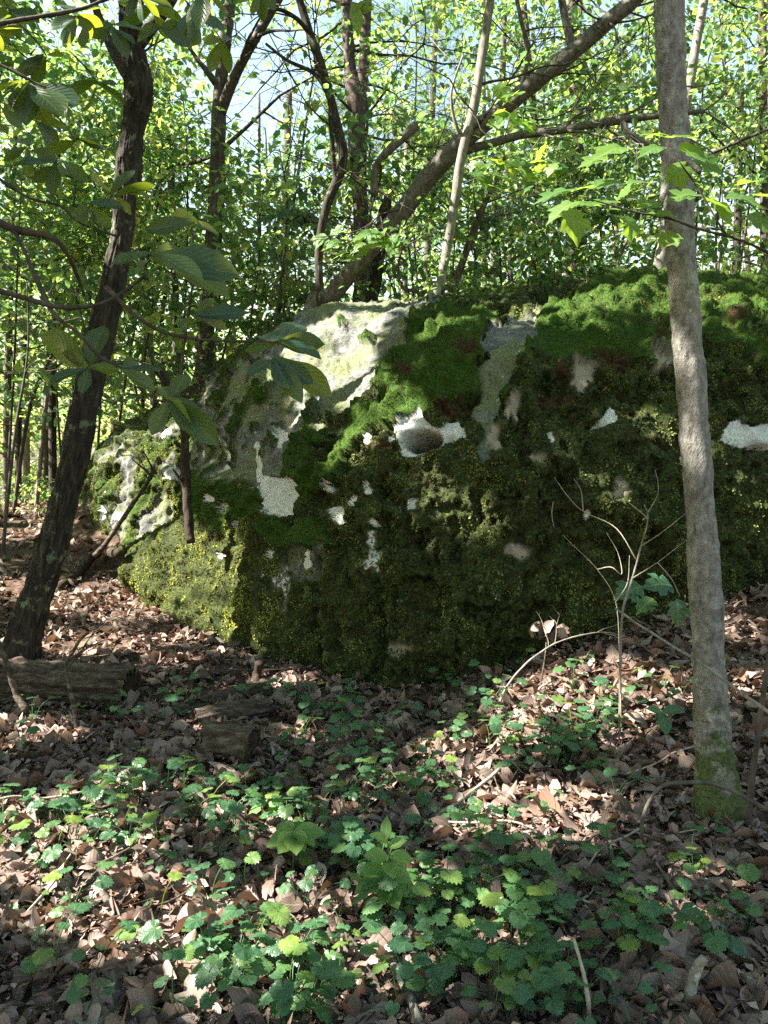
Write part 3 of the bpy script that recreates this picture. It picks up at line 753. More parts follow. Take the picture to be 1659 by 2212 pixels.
# ------------------------------------------------------------------ near trees
def right_extra(t, PP, RR, r):
    for (a, b) in [(at(1478, 345, 3.05), at(1512, 372, 3.0)), (at(1436, 395, 3.1), at(1428, 440, 3.0))]:
        v, f = tube(np.array([a, (a + b) / 2 + .005, b]), [.018, .013, .009], 8); t.part('branch_stub', v, f, M_BARK_GREY)
    n = 16000; i = r.integers(0, int(len(PP) * .1), n); th = r.uniform(0, 2 * math.pi, n); u = r.random(n)
    zc = PP[i] * (1 - u)[:, None] + PP[i + 1] * u[:, None]; rad = RR[i] * (1 - u) + RR[i + 1] * u
    d = np.stack([np.cos(th), np.sin(th), 0 * th], -1); P = zc + d * (rad * 1.02)[:, None]
    hgt = P[:, 2] - gz(P[:, 0], P[:, 1])
    keep = (hgt < .85) & (fbm(P * 9, 3, 5) * 1.1 + 1.25 - hgt * 2.3 > r.random(n) * .6); P, d = P[keep], d[keep]
    hue = np.clip(.5 + .5 * fbm(P * 8, 2, 8) + r.normal(0, .2, len(P)), 0, 1)
    M = basis(d + np.array([0, 0, .35]) + r.normal(size=P.shape) * .4, r.normal(size=P.shape))
    V, F = scatter(np.array([[0, -.2, 0], [0, .2, 0], [1, 0, 0]]), [[0, 1, 2]], P, M, r.uniform(.008, .02, len(P)))
    t.part('foot_moss', V, F, M_MOSS, {'tint': np.repeat(mix3((.02, .036, .007), (.11, .135, .022), hue), 3, 0)}, False, None, 'stuff', 'yellow green moss round the trunk foot')

def grey_bump(S, th, P):
    return .006 * fbm(S * np.array([7, 7, 8]), 3, 12) + .0032 * vnoise(S * np.array([24, 24, 80]), 5) + .004 * np.clip(vnoise(S * np.array([9, 9, 30]), 6) - .45, 0, 1)

def left_bump(S, th, P):
    f = furrow(.013, 34, 3.4, 3)(S, th, P)
    return f + .012 * fbm(S * 3, 2, 7)

make_tree('leaning_tree', 'dark furrowed leaning tree trunk rising behind the rotting log', [
    (38, 1440, 70, 5.6), (55, 1360, 58, 5.62), (86, 1270, 54, 5.65), (125, 1130, 51, 5.7), (163, 980, 50, 5.75), (195, 830, 49, 5.8), (228, 690, 48, 5.85), (256, 560, 41, 5.9), (272, 420, 38, 5.95),
    (284, 300, 38, 6), (296, 225, 42, 6), (297, 180, 47, 6), (288, 130, 40, 6), (283, 60, 38, 6), (280, -60, 45, 6), (270, -300, 40, 6)], M_BARK_DARK,
    limbs=[([(298, 90, 30, 6), (325, 60, 24, 5.95), (352, 28, 20, 5.9), (385, -30, 18, 5.8), (430, -140, 14, 5.6)], 0), ([(282, 170, 26, 6.02), (262, 140, 22, 6.1), (240, 100, 18, 6.2), (215, 40, 14, 6.3), (180, -60, 10, 6.5)], 1)],
    crown=dict(h=(6.3, 10.5), rad=3.4, n=420, per=16, size=(.09, .15), limbs=8, sprad=.6), seed=11, sides=84, rings=420, bump=left_bump, extend=3.5)

make_tree('slender_tree', 'slim grey smooth-barked tree with mossy foot in front of the huge boulder', [
    (1558, 1795, 132, 3.12), (1554, 1745, 100, 3.12), (1545, 1660, 78, 3.13), (1537, 1540, 69, 3.15), (1529, 1400, 62, 3.15), (1520, 1200, 60, 3.16), (1506, 1000, 59, 3.18), (1492, 820, 57, 3.2), (1478, 650, 55, 3.2),
    (1468, 480, 53, 3.22), (1459, 330, 52, 3.22), (1452, 200, 52, 3.23), (1447, 60, 51, 3.24), (1443, -80, 50, 3.25), (1436, -400, 46, 3.3)], M_BARK_GREY,
    crown=dict(h=(4.6, 8.5), rad=2.4, n=160, per=14, size=(.08, .13), limbs=6), seed=12, sides=48, rings=260, bump=grey_bump, extend=3.0, extra=right_extra)

# ------------------------------------------------------------------ trees standing behind the boulder
def bare(n, lo, hi, L, R, mat=M_TWIG, depth=2, up=.1, wob=.4):
    def f(t, PP, RR, r):
        for q in range(n):
            i = int(len(PP) * r.uniform(lo, hi)); an = r.uniform(0, 2 * math.pi)
            d = np.array([math.cos(an), math.sin(an) * .6, r.uniform(-.2, .5) + up])
            v, g = tubes_of(branchlets(PP[i], d, L * r.uniform(.5, 1.2), R, r, depth, wob, 4), 5)
            t.part('branch', v, g, mat)
    return f

make_tree('forked_tree', 'straight grey-brown forked tree standing just past the boulder\'s upper corner', [
    (436, 850, 52, 11), (441, 800, 38, 11), (447, 700, 33, 11), (459, 560, 31, 11), (467, 420, 29, 11), (471, 300, 28, 11), (473, 220, 24, 11), (484, 110, 22, 11), (499, 0, 18, 11), (505, -100, 15, 11)], M_BARK_MID,
    limbs=[([(474, 250, 22, 11), (495, 195, 20, 10.9), (520, 140, 18, 10.8), (560, 70, 16, 10.6), (620, -30, 13, 10.4)], 2), ([(466, 180, 14, 11), (448, 155, 12, 11), (428, 130, 8, 11), (400, 90, 6, 11)], 1)],
    crown=dict(h=(5.2, 11), rad=2.6, n=190, per=15, size=(.08, .12), limbs=7), seed=21, sides=16, rings=80, bump=furrow(.012, 20, 2), extend=3)
make_tree('crooked_sapling', 'thin black crooked sapling bending above the boulder top', [
    (693, 690, 16, 8.6), (689, 600, 16, 8.6), (690, 530, 17, 8.6), (704, 450, 17, 8.6), (728, 390, 18, 8.6), (741, 340, 18, 8.6), (735, 300, 19, 8.6), (716, 220, 17, 8.6), (690, 130, 17, 8.6), (668, 70, 15, 8.6), (645, -10, 14, 8.6), (620, -120, 12, 8.6)], M_BARK_DARK,
    limbs=[([(727, 395, 11, 8.6), (721, 350, 10, 8.55), (717, 300, 10, 8.5), (712, 240, 8, 8.5)], 1), ([(672, 75, 10, 8.6), (640, 40, 8, 8.5), (600, 20, 7, 8.4), (560, 30, 5, 8.2)], 2), ([(712, 210, 9, 8.6), (680, 160, 8, 8.7), (620, 130, 6, 8.8), (575, 95, 5, 9)], 2)],
    crown=dict(h=(4.6, 8), rad=1.5, n=60, per=12, limbs=4), seed=22, sides=12, rings=70, bump=furrow(.006, 16, 2), extend=2)

def needles(t, PP, RR, r, n=2600, box=((700, 1010), (10, 330)), Y=(10.2, 12.2), per=14):
    c = at(r.uniform(*box[0], n), r.uniform(*box[1], n), r.uniform(*Y, n)[..., None][:, 0])
    c = c[fbm(c * 1.3, 3, 91) > -.02]
    k = np.repeat(c, per, 0) + r.normal(size=(len(c) * per, 3)) * .05
    d = r.normal(size=k.shape) + np.array([0, 0, .3]); M = basis(d, r.normal(size=k.shape))
    TV = np.array([[0, -.012, 0], [0, .012, 0], [1, 0, 0]]); V, F = scatter(TV, [[0, 1, 2]], k, M, r.uniform(.09, .16, len(k)))
    luv = np.concatenate([np.zeros((len(V), 2)), np.repeat(r.random(len(k)), 3)[:, None]], 1)
    t.part('crown', V, F, M_PINE, {'luv': luv}, False)
def pine_extra(t, PP, RR, r):
    needles(t, PP, RR, r); bare(22, .3, .98, 2.2, .02, M_TWIG, 2)(t, PP, RR, r)
make_tree('pine_tree', 'straight purple-brown pine with forked top and many bare side branches', [
    (782, 690, 40, 11), (784, 600, 35, 11), (781, 500, 31, 11), (776, 400, 31, 11), (771, 300, 33, 11), (769, 215, 36, 11), (756, 150, 22, 11), (751, 60, 18, 11), (747, -60, 16, 11), (740, -250, 12, 11)], M_BARK_PINE,
    limbs=[([(774, 235, 26, 11), (783, 170, 23, 10.98), (788, 100, 21, 10.95), (793, 0, 18, 10.9), (800, -150, 14, 10.8)], 4)], seed=23, sides=16, rings=80, bump=furrow(.012, 18, 2.5), extra=pine_extra, extend=2)
make_tree('leaning_tree', 'pale grey trunk leaning diagonally over the boulder with a long curved dead branch', [
    (672, 690, 38, 9.4), (715, 640, 36, 9.4), (775, 570, 35, 9.3), (850, 480, 36, 9.1), (915, 395, 35, 9), (1000, 305, 32, 8.8), (1080, 240, 30, 8.7), (1180, 160, 28, 8.5), (1270, 85, 26, 8.4), (1380, -10, 22, 8.2), (1480, -110, 20, 8)], M_BARK_LEAN,
    limbs=[([(925, 372, 25, 8.95), (960, 340, 20, 8.9), (1030, 318, 17, 8.8), (1090, 302, 16, 8.7), (1140, 288, 16, 8.6), (1190, 285, 16, 8.5), (1240, 275, 14, 8.4), (1300, 266, 17, 8.3), (1350, 258, 15, 8.2), (1420, 250, 12, 8.1), (1520, 240, 8, 8)], 9),
           ([(1345, 262, 12, 8.2), (1355, 285, 12, 8.15), (1380, 303, 10, 8.1), (1420, 320, 8, 8.1)], 2), ([(1240, 120, 16, 8.45), (1225, 60, 14, 8.5), (1212, -10, 13, 8.5), (1200, -100, 10, 8.6)], 1),
           ([(1120, 215, 10, 8.6), (1140, 120, 8, 8.5), (1125, 40, 8, 8.4), (1110, -30, 6, 8.4)], 2), ([(900, 270, 20, 8.9), (868, 300, 18, 8.9), (830, 335, 16, 8.9), (810, 370, 15, 9), (812, 430, 12, 9)], 3)],
    seed=24, sides=20, rings=110, bump=furrow(.012, 22, 2.5), extra=bare(28, .25, .95, 1.7, .012, M_TWIG, 2, 0, .5))
make_tree('broken_trunk', 'dark snapped trunk stump standing against the diagonal leaning tree', [
    (803, 690, 26, 9.8), (812, 600, 25, 9.8), (820, 530, 25, 9.7), (828, 470, 24, 9.6), (838, 425, 18, 9.6)], M_BARK_DARK, seed=25, sides=14, rings=30, bump=furrow(.012, 16, 2.5), extra=bare(3, .4, .9, .8, .008))
make_tree('grey_sapling', 'slim pale grey sapling curving up from the middle of the boulder top', [
    (940, 680, 22, 8.2), (952, 610, 19, 8.2), (967, 530, 19, 8.2), (982, 440, 18, 8.2), (995, 350, 18, 8.2), (1008, 290, 18, 8.2), (1024, 230, 18, 8.2), (1040, 130, 17, 8.2), (1052, 50, 16, 8.2), (1064, -30, 14, 8.2), (1080, -160, 11, 8.2)], M_BARK_PALE,
    limbs=[([(1005, 300, 8, 8.2), (985, 270, 7, 8.15), (975, 200, 5, 8.1), (1000, 120, 4, 8.1)], 1)],
    crown=dict(h=(4.9, 8), rad=1.4, n=60, per=12, limbs=3), seed=26, sides=14, rings=70, bump=furrow(.003, 12, 3), extend=2)
make_tree('thin_sapling', 'thin brown sapling leaning beside the slim pale grey sapling', [
    (972, 670, 16, 9.2), (985, 610, 15, 9.2), (1012, 530, 14, 9.1), (1040, 455, 12, 9), (1062, 410, 9, 9), (1090, 340, 6, 9)], M_BARK_MID, crown=dict(h=(3.4, 4.6), rad=.9, n=26, per=12, size=(.06, .1), limbs=4, sprad=.35), seed=27, sides=10, rings=40)
make_tree('curved_shrub', 'dark curved shrub stem arching low over the boulder top', [
    (913, 680, 12, 8.3), (915, 650, 10, 8.3), (900, 630, 8, 8.3), (870, 622, 7, 8.2), (860, 590, 6, 8.2), (868, 540, 5, 8.1), (895, 505, 4, 8.1)], M_TWIG, crown=dict(h=(2.8, 3.8), rad=.5, n=16, per=9, size=(.05, .08), limbs=3, sprad=.25), seed=28, sides=8, rings=30, cat='shrub')
for i, (lab, pth, bk) in enumerate([
    ('pale lit trunk half hidden behind the slim grey tree with mossy foot', [(1413, 640, 30, 9.5), (1424, 580, 26, 9.5), (1434, 520, 24, 9.6), (1446, 440, 22, 9.7), (1470, 300, 19, 9.8), (1500, 120, 16, 9.9), (1530, -60, 13, 10)], M_BARK_PALE),
    ('short thick dark trunk among dry brush beyond the boulder', [(1248, 640, 36, 12.5), (1250, 560, 30, 12.5), (1251, 480, 27, 12.5), (1248, 350, 25, 12.5), (1240, 150, 22, 12.5), (1235, -60, 18, 12.5)], M_BARK_PINE),
    ('slender brown trunk beyond the boulder beside the short thick dark trunk', [(1158, 640, 17, 12), (1161, 560, 16, 12), (1163, 470, 15, 12), (1158, 300, 13, 12), (1140, 100, 11, 12), (1125, -60, 9, 12)], M_BARK_MID),
    ('upright slim trunk in the thicket past the slim grey tree with mossy foot', [(1652, 640, 16, 11.5), (1651, 500, 15, 11.5), (1650, 300, 14, 11.5), (1648, 100, 13, 11.5), (1645, -60, 11, 11.5)], M_BARK_MID)]):
    make_tree('background_tree', lab, pth, bk, crown=dict(h=(4.4, 10), rad=2.2, n=150, per=14, size=(.07, .11), limbs=6), group='trees standing beyond the boulder', seed=40 + i, sides=10, rings=50, bump=furrow(.008, 16, 2), extend=2)

# slim trunks in the low wood to the side of the boulder
for i, (x0, y0, x1, y1, w, Y) in enumerate([(10, 1010, 22, 640, 16, 14), (36, 1005, 60, 700, 13, 15), (52, 1010, 45, 600, 20, 17), (95, 1010, 110, 640, 15, 16), (112, 1000, 118, 720, 16, 13.5), (74, 1005, 130, 680, 9, 13),
                                           (26, 1015, 140, 700, 8, 12.5), (150, 1000, 170, 600, 12, 18), (335, 830, 308, 560, 14, 13), (388, 840, 377, 540, 17, 14), (355, 830, 360, 600, 11, 17), (300, 860, 330, 500, 9, 15),
                                           (560, 740, 560, 420, 10, 15), (590, 720, 640, 400, 8, 13), (515, 800, 500, 500, 9, 17), (245, 900, 255, 600, 14, 20), (1110, 620, 1105, 420, 12, 16), (1330, 640, 1345, 300, 14, 15), (1060, 640, 1080, 300, 12, 18),
                                           (1590, 640, 1600, 200, 16, 14), (870, 660, 880, 300, 14, 20), (620, 700, 625, 200, 16, 19)]):
    a, b = at(x0, y0, Y), at(x1, y1, Y + .3); top = a + (b - a) * (9.5 - a[2]) / (b[2] - a[2]) * .8
    mid = (a + b) / 2 + RNG.normal(size=3) * .05
    rr = w / 2 / FOC * Y; a[2] = gz(a[0], a[1])
    low = x0 < 500
    make_tree('woodland_tree', 'slim upright trunk in the sunlit wood beyond the lower mossy rock' if low else 'slim upright trunk in the wood far behind the boulder',
              np.array([(*a, rr * 1.15), (*mid, rr), (*b, rr * .85), (*top, rr * .5)]), [M_BARK_MID, M_BARK_DARK, M_BARK_PALE][i % 3] if i % 3 else M_BARK_MID,
              crown=dict(h=(a[2] + (1.6 if low else 1.9), 9), rad=2.3, n=100 if low else 60, per=15, size=(.10, .17), limbs=7, sprad=.42), leafmat=[M_BG, M_BG, M_BGD][i % 3],
              group='slim trees beyond the lower rock' if low else 'slim trees far behind the boulder', seed=60 + i, sides=9, rings=30)

# leafy saplings that fill the middle of the wood
rs = np.random.default_rng(5)
SAP = [(60, 760, 9), (180, 700, 10), (330, 640, 11), (420, 560, 9.5), (560, 560, 10.5), (620, 470, 9.6), (520, 660, 12), (640, 600, 11), (880, 520, 11.5), (1010, 470, 11), (1080, 540, 10.5), (1150, 520, 11), (1250, 440, 11), (1330, 520, 12), (1390, 430, 10.5), (1560, 500, 10.5),
       (1620, 420, 11), (1560, 330, 11.5), (760, 500, 12.5), (480, 480, 13), (250, 560, 12.5), (120, 620, 13), (980, 620, 10.2), (1180, 380, 11.8), (1100, 200, 12.5), (1300, 250, 12.5), (1520, 180, 11.5), (900, 90, 13), (640, 330, 13), (350, 380, 12), (160, 420, 11.5), (40, 520, 11), (400, 250, 13)]
for i, (x, y, Y) in enumerate(SAP):
    c = at(x, y, Y); g = gz(c[0], c[1]); b = np.array([c[0] + rs.normal() * .3, c[1] + rs.normal() * .2, g])
    m_ = (b + c) / 2 + rs.normal(size=3) * .12
    h = max(c[2] - g, .8)
    make_tree('leafy_sapling', 'leafy blue green sapling filling the wood behind the rocks' if i % 3 == 1 else 'leafy yellow green sapling filling the wood behind the rocks', np.array([(*b, .022), (*m_, .018), (*c, .012), (*(c + np.array([rs.normal() * .2, 0, .8])), .006)]), M_BARK_MID,
              crown=dict(h=(c[2] - .9, c[2] + 1.1), rad=1.35, n=34, per=15, size=(.085, .15), limbs=6, sprad=.36, flat=.14), leafmat=M_BGD if i % 3 == 1 else M_BG, group='leafy saplings in the wood', seed=200 + i, sides=7, rings=20)

# tall trees further back in the wood
for i in range(18):
    Y = rs.uniform(17, 34); x = (rs.random() - .5) * Y * 1.25; g = gz(x, Y)
    rr = rs.uniform(.06, .14); lean = rs.normal() * .5
    make_tree('tall_tree', ['tall grey-brown tree deep in the wood with light showing through its leaves', 'tall purple-brown tree deep in the wood with blue green leaves', 'tall pale-barked tree deep in the wood with light showing through its leaves'][i % 3], np.array([(x, Y, g, rr), (x + lean * .3, Y, g + 4, rr * .85), (x + lean, Y, g + 9, rr * .6), (x + lean * 1.3, Y, g + 13, rr * .3)]), [M_BARK_MID, M_BARK_PINE, M_BARK_PALE][i % 3],
              crown=dict(h=(g + 1.5, g + 14), rad=3.0, n=85, per=16, size=(.14, .24), limbs=5, sprad=.6), leafmat=[M_BG, M_BGD, M_BG][i % 3], group='tall trees deep in the wood', seed=300 + i, sides=8, rings=24)

# the far wood that reads as one mass
r = np.random.default_rng(77); n = 800
an = r.uniform(-.75, .75, n); dist = r.uniform(36, 60, n)
cen = np.stack([np.sin(an) * dist, np.cos(an) * dist, r.uniform(.5, 13, n) * (.6 + .4 * r.random(n))], -1)
cen = cen[(fbm(cen * .25, 3, 8) > -.35)]; cen = cen[KEEP_OUT(cen)]
Q, Nn, S, fw = sprays(cen, r.uniform(.8, 1.6, len(cen)), 16, r, (.3, .55), .4)
V, F, att_ = leaves_mesh(Q, Nn, S, r, fw)
tag(add('far_forest', mesh_np('far_forest', V, F, M_BG, att_, False)), 'hazy green mass of far leaves at the back of the wood', 'forest', None, 'stuff')

# off-frame trees added to shade the boulder (their crowns reach over it)
for i, (x, y, h0, h1, rad, n) in enumerate([(-7.5, .5, 6.5, 11, 3.3, 380), (-9.5, 4.6, 6.5, 11.5, 3.5, 420), (-6.5, 10.2, 6.6, 10.5, 3.0, 300), (-11, 9.5, 6.5, 12, 3.6, 380), (-4.0, -1.5, 6.5, 10.5, 3.2, 360), (-11, -.5, 7, 12, 3.4, 340), (-6.2, .2, 6.8, 10.0, 3.0, 340), (4.6, 4.0, 6.5, 10, 2.6, 160), (-8.2, 3.6, 6.4, 9.8, 2.8, 340), (-5.7, 4.2, 6.0, 8.6, 1.7, 150), (7.5, 2.0, 4.5, 10.5, 3.0, 200)]):
    g = gz(x, y)
    make_tree('added_canopy_tree', 'tall broadleaf off-frame tree added to shade the boulder', np.array([(x, y, g, .16), (x + .2, y, g + 4, .13), (x + .1, y + .2, g + 8, .1), (x, y, h1, .05)]), M_BARK_MID,
              crown=dict(h=(h0, h1), rad=rad, n=n, per=16, size=(.12, .2), limbs=8, sprad=.7, off={0: (0, 1.0), 1: (0, 1.0), 2: (0, -1.4), 6: (1.0, 2.2), 8: (2.2, 1.0)}.get(i, (0, 0))), group='off-frame canopy trees added for shade', seed=400 + i, sides=12, rings=40)

for i, (x, y, h0, h1, rad, n) in enumerate([(-5.2, 1.2, 2.6, 5.6, 2.3, 330), (-5.6, 4.0, 2.8, 6.2, 2.4, 360), (-6.4, 7.0, 3.0, 6.6, 2.4, 330), (-4.6, -1.4, 3.0, 6.0, 2.3, 260), (-8.2, 9.2, 3.2, 7.0, 2.3, 260)]):  # low off-frame trees added to throw crisper dappled shade
    g = gz(x, y)
    make_tree('added_understory_tree', 'low spreading off-frame tree added to shape the dappled shade', np.array([(x, y, g, .06), (x + .15, y, g + 2, .05), (x + .05, y + .1, g + 4, .035), (x, y, h1, .015)]), M_BARK_MID,
              crown=dict(h=(h0, h1), rad=rad, n=n, per=16, size=(.11, .18), limbs=8, sprad=.5), group='off-frame understory trees added for shade', seed=450 + i, sides=10, rings=30)

# ------------------------------------------------------------------ the near branches with big leaves
def leaf_grid(n_len, widths, curl=0., droop=0., fold=.12, wave=0., seed=0, n_ac=2):
    """a leaf as a grid, length 1 along x; widths: half width along its length"""
    r = np.random.default_rng(seed)
    u = np.linspace(0, 1, n_len); w = np.interp(u, np.linspace(0, 1, len(widths)), widths)
    a = np.linspace(-1, 1, 2 * n_ac + 1)
    Xg = u[:, None] + 0 * a[None]; Yg = a[None] * w[:, None]
    Zg = -droop * u[:, None] ** 2 + fold * np.abs(a[None]) * w[:, None] * 2 + curl * (a[None] ** 2) * w[:, None] * 2
    Zg = Zg + wave * vnoise(np.stack([Xg * 4 + seed * 3.7, Yg * 5, 0 * Xg], -1), seed)
    V = np.stack([Xg, Yg, Zg], -1).reshape(-1, 3); F = grid_faces(n_len, 2 * n_ac + 1)
    luv = np.stack([Xg, a[None] * .5 + 0 * Xg, 0 * Xg], -1).reshape(-1, 3)
    return V, F, luv

OVATE = [.012, .16, .24, .27, .26, .20, .11, .0]
OBOV = [.012, .10, .17, .23, .26, .25, .17, .0]
def place_leaf(t, base, tip, side_up, shape, mat, name='leaf', wscale=1., droop=.12, seed=0):
    """a leaf from its base to its tip"""
    base, tip = np.asarray(base), np.asarray(tip); d = tip - base; L = np.linalg.norm(d)
    V, F, luv = leaf_grid(10, np.array(shape) * wscale, 0, droop, .16, .03, seed)
    V[:, 2] += droop * V[:, 0]                            # keep the tip where it is
    M = basis(d[None], np.asarray(side_up, float)[None])[0]
    luv = luv.copy(); luv[:, 2] = np.random.default_rng(seed).random()
    return t.part(name, (V @ M.T) * L + base, F, mat, {'luv': luv}, True)

def stem_part(t, pts, r0, r1, mat, name='stem'):
    P = smooth_path(np.array([at(*p) for p in pts]), 24); R = np.linspace(r0, r1, 24)
    v, f = tube(P, R, 8, lambda S, th, Q: .0012 * vnoise(S * 40, 3)); return t.part(name, v, f, mat)

rb = np.random.default_rng(31)
def whorl(t, cx, cy, Y, tips, shape=OBOV, mat=M_BIG, up=(0, -1.0, .75), ws=.74):
    b = at(cx, cy, Y)
    for (tx, ty, dY) in tips:
        place_leaf(t, b + rb.normal(size=3) * .004, b + (at(tx, ty, Y + dY) - b) * .88, np.array(up if rb.random() < .55 else (0, .75, .7)) + rb.normal(size=3) * .35, shape, mat, wscale=ws * rb.uniform(.9, 1.15), droop=rb.uniform(.02, .16), seed=int(rb.integers(1e6)))

Yb = 2.0
t = Thing('leafy_branch', 'low branch of large drooping dark green leaves reaching in front of the leaning dark trunk', 'branch', at(-60, 610, Yb))
stem_part(t, [(-60, 610, Yb), (40, 640, Yb), (130, 664, Yb), (210, 658, Yb), (275, 625, Yb + .05), (320, 590, Yb + .1)], .007, .003, M_TWIG)
stem_part(t, [(230, 620, Yb + .05), (290, 680, Yb), (350, 716, Yb), (420, 732, Yb), (490, 736, Yb), (560, 737, Yb), (600, 738, Yb)], .006, .002, M_TWIG)
stem_part(t, [(60, 560, Yb + .1), (110, 670, Yb), (170, 720, Yb - .05), (215, 770, Yb - .05), (262, 795, Yb - .05), (330, 860, Yb - .1), (380, 865, Yb - .1)], .006, .002, M_TWIG)
whorl(t, 600, 738, Yb, [(708, 782, -.03), (520, 762, .05), (715, 745, .1), (560, 725, .12), (655, 700, .2)])
whorl(t, 588, 775, Yb - .05, [(525, 815, -.05), (600, 830, -.03), (690, 838, 0), (662, 885, -.05), (735, 870, .05), (630, 850, -.08)])
whorl(t, 420, 688, Yb, [(385, 715, -.05), (548, 676, .05), (500, 715, .1), (470, 660, .15)])
whorl(t, 330, 555, Yb, [(228, 575, -.03), (455, 610, -.02), (520, 655, .05), (540, 600, .12), (300, 585, -.1), (400, 540, .15)])
whorl(t, 190, 795, Yb - .05, [(92, 832, -.05), (125, 760, .05), (70, 715, .1), (265, 800, 0), (175, 858, -.06), (230, 690, .1)])
whorl(t, 262, 800, Yb - .08, [(345, 850, 0), (300, 775, .1), (365, 800, .08), (240, 850, -.05)])
whorl(t, 365, 862, Yb - .1, [(322, 952, -.04), (440, 955, -.05), (445, 900, .03), (410, 800, .12), (350, 830, .1), (488, 975, 0), (420, 925, -.06)])
t = Thing('leafy_branch', 'thick forked branch carrying broad leaves across the upper trunk of the leaning dark tree', 'branch', at(-60, 455, 2.2))
stem_part(t, [(-60, 440, 2.2), (0, 482, 2.2), (50, 500, 2.2), (105, 510, 2.2), (140, 540, 2.2), (165, 590, 2.25), (182, 640, 2.3)], .013, .004, M_TWIG)
stem_part(t, [(30, 495, 2.2), (60, 560, 2.15), (90, 620, 2.1), (120, 690, 2.1)], .006, .002, M_TWIG)
stem_part(t, [(-40, 350, 2.1), (10, 395, 2.1), (70, 430, 2.1), (130, 445, 2.1), (170, 480, 2.1), (250, 510, 2.1)], .005, .002, M_TWIG)
whorl(t, 130, 350, 2.1, [(18, 358, -.05), (75, 330, .05), (135, 385, -.05), (200, 400, 0), (60, 400, 0), (110, 435, -.05)])
whorl(t, 190, 445, 2.1, [(250, 498, 0), (280, 450, .05), (200, 500, -.05), (160, 480, -.08)])
whorl(t, 240, 420, 2.15, [(350, 398, 0), (300, 362, .05), (190, 385, .1), (345, 430, .06), (290, 470, .05)])
whorl(t, 420, 480, 2.2, [(300, 500, 0), (360, 470, .1), (480, 510, .1), (400, 520, .1)])
t = Thing('leafy_branch', 'overhanging branch of blue green pointed leaves high above the forked leafy branch', 'branch', at(-60, 120, 1.9))
stem_part(t, [(-60, 120, 1.9), (0, 140, 1.9), (60, 170, 1.9), (100, 190, 1.9)], .005, .002, M_TWIG)
stem_part(t, [(-60, 60, 1.9), (60, 40, 1.9), (170, 20, 1.9), (260, -10, 1.9), (420, -30, 1.9)], .006, .003, M_TWIG)
whorl(t, 65, 180, 1.9, [(-30, 205, 0), (190, 235, 0), (150, 265, -.05), (20, 240, -.05), (55, 285, -.03), (110, 280, -.03)], ws=1.05)
whorl(t, 0, 230, 1.85, [(55, 290, 0), (-20, 310, 0), (50, 180, .1), (40, 260, .1)])
whorl(t, 170, 30, 1.95, [(90, 75, 0), (130, 105, -.03), (230, 60, .05), (180, 115, 0), (110, 10, .05), (245, 20, .05), (200, 95, .08)])
whorl(t, 300, -10, 1.9, [(310, 60, 0), (350, 45, .05), (270, 40, 0), (250, 10, .05), (380, 20, .05)])
whorl(t, 240, 55, 2.3, [(300, 100, 0), (215, 115, .05), (180, 80, .1), (280, 140, 0), (330, 70, .1)])
whorl(t, 560, -30, 1.9, [(540, 40, 0), (600, 30, 0), (510, 10, .1), (570, 60, .05)])
whorl(t, -20, 60, 1.9, [(40, 90, 0), (30, 30, .05), (60, 60, 0), (10, 120, .05)])
whorl(t, 440, -20, 1.8, [(400, 60, 0), (460, 45, 0), (500, 50, .05), (380, 20, .05), (430, 75, -.05)])
whorl(t, 350, 60, 2.4, [(420, 110, 0), (330, 130, .05), (400, 60, .1), (290, 90, .1)])
whorl(t, 60, 320, 2.3, [(0, 350, 0), (120, 330, 0), (60, 390, .05), (30, 300, .1)])
for (cx, cy, Y) in [(100, 120, 2.5), (210, 180, 2.6), (20, 20, 2.4), (330, 20, 2.6), (480, 90, 2.7), (80, 260, 2.6), (160, 300, 2.5), (420, 30, 2.5)]:
    whorl(t, cx, cy, Y, [(cx + 75 * math.cos(a), cy + 35 + 45 * math.sin(a), rb.uniform(-.1, .1)) for a in rb.uniform(0, 6.28, 5)])
    stem_part(t, [(cx - 60, cy - 70, Y + .05), (cx - 20, cy - 30, Y), (cx, cy, Y)], .003, .0015, M_TWIG)
t = Thing('leafy_branch', 'single hanging leaf spray dangling in front of the pine fork', 'branch', at(790, -60, 1.7))
stem_part(t, [(790, -60, 1.7), (782, -20, 1.7), (775, 15, 1.7)], .002, .001, M_STEM)
whorl(t, 772, 18, 1.7, [(775, 88, 0), (812, 22, .05), (758, 5, .08), (838, -12, .05)], OVATE, M_MAPLE)

# lobed maple leaf: fan outline
def maple_template(seed, lobes=3):
    r = np.random.default_rng(seed)
    pts = [(0, -.03), (.05, -.25), (.16, -.42), (.30, -.30), (.36, -.46), (.60, -.52), (.56, -.30), (.72, -.26), (.78, -.12), (1.0, 0)]
    O = np.array(pts + [(x, -y) for x, y in pts[::-1][1:]]); O = O + r.normal(size=O.shape) * .02
    O[9] = (1, 0); n = len(O)
    I = O * np.array([.55, .5]) + np.array([.12, 0])
    V = np.vstack([O, I, [[.35, 0]]]); z = .10 * np.abs(V[:, 1]) - .18 * V[:, 0] ** 2 + .04 * vnoise(np.c_[V * 4, np.zeros(len(V)) + seed], seed)
    V = np.c_[V, z]; j = np.arange(n); k = (j + 1) % n
    F = np.vstack([np.stack([j, k, n + k], -1), np.stack([j, n + k, n + j], -1), np.stack([n + j, n + k, 0 * j + 2 * n], -1)])
    luv = np.c_[V[:, 0], V[:, 1], 0 * V[:, 0]]
    return V, F, luv
MT = [maple_template(s) for s in range(5)]
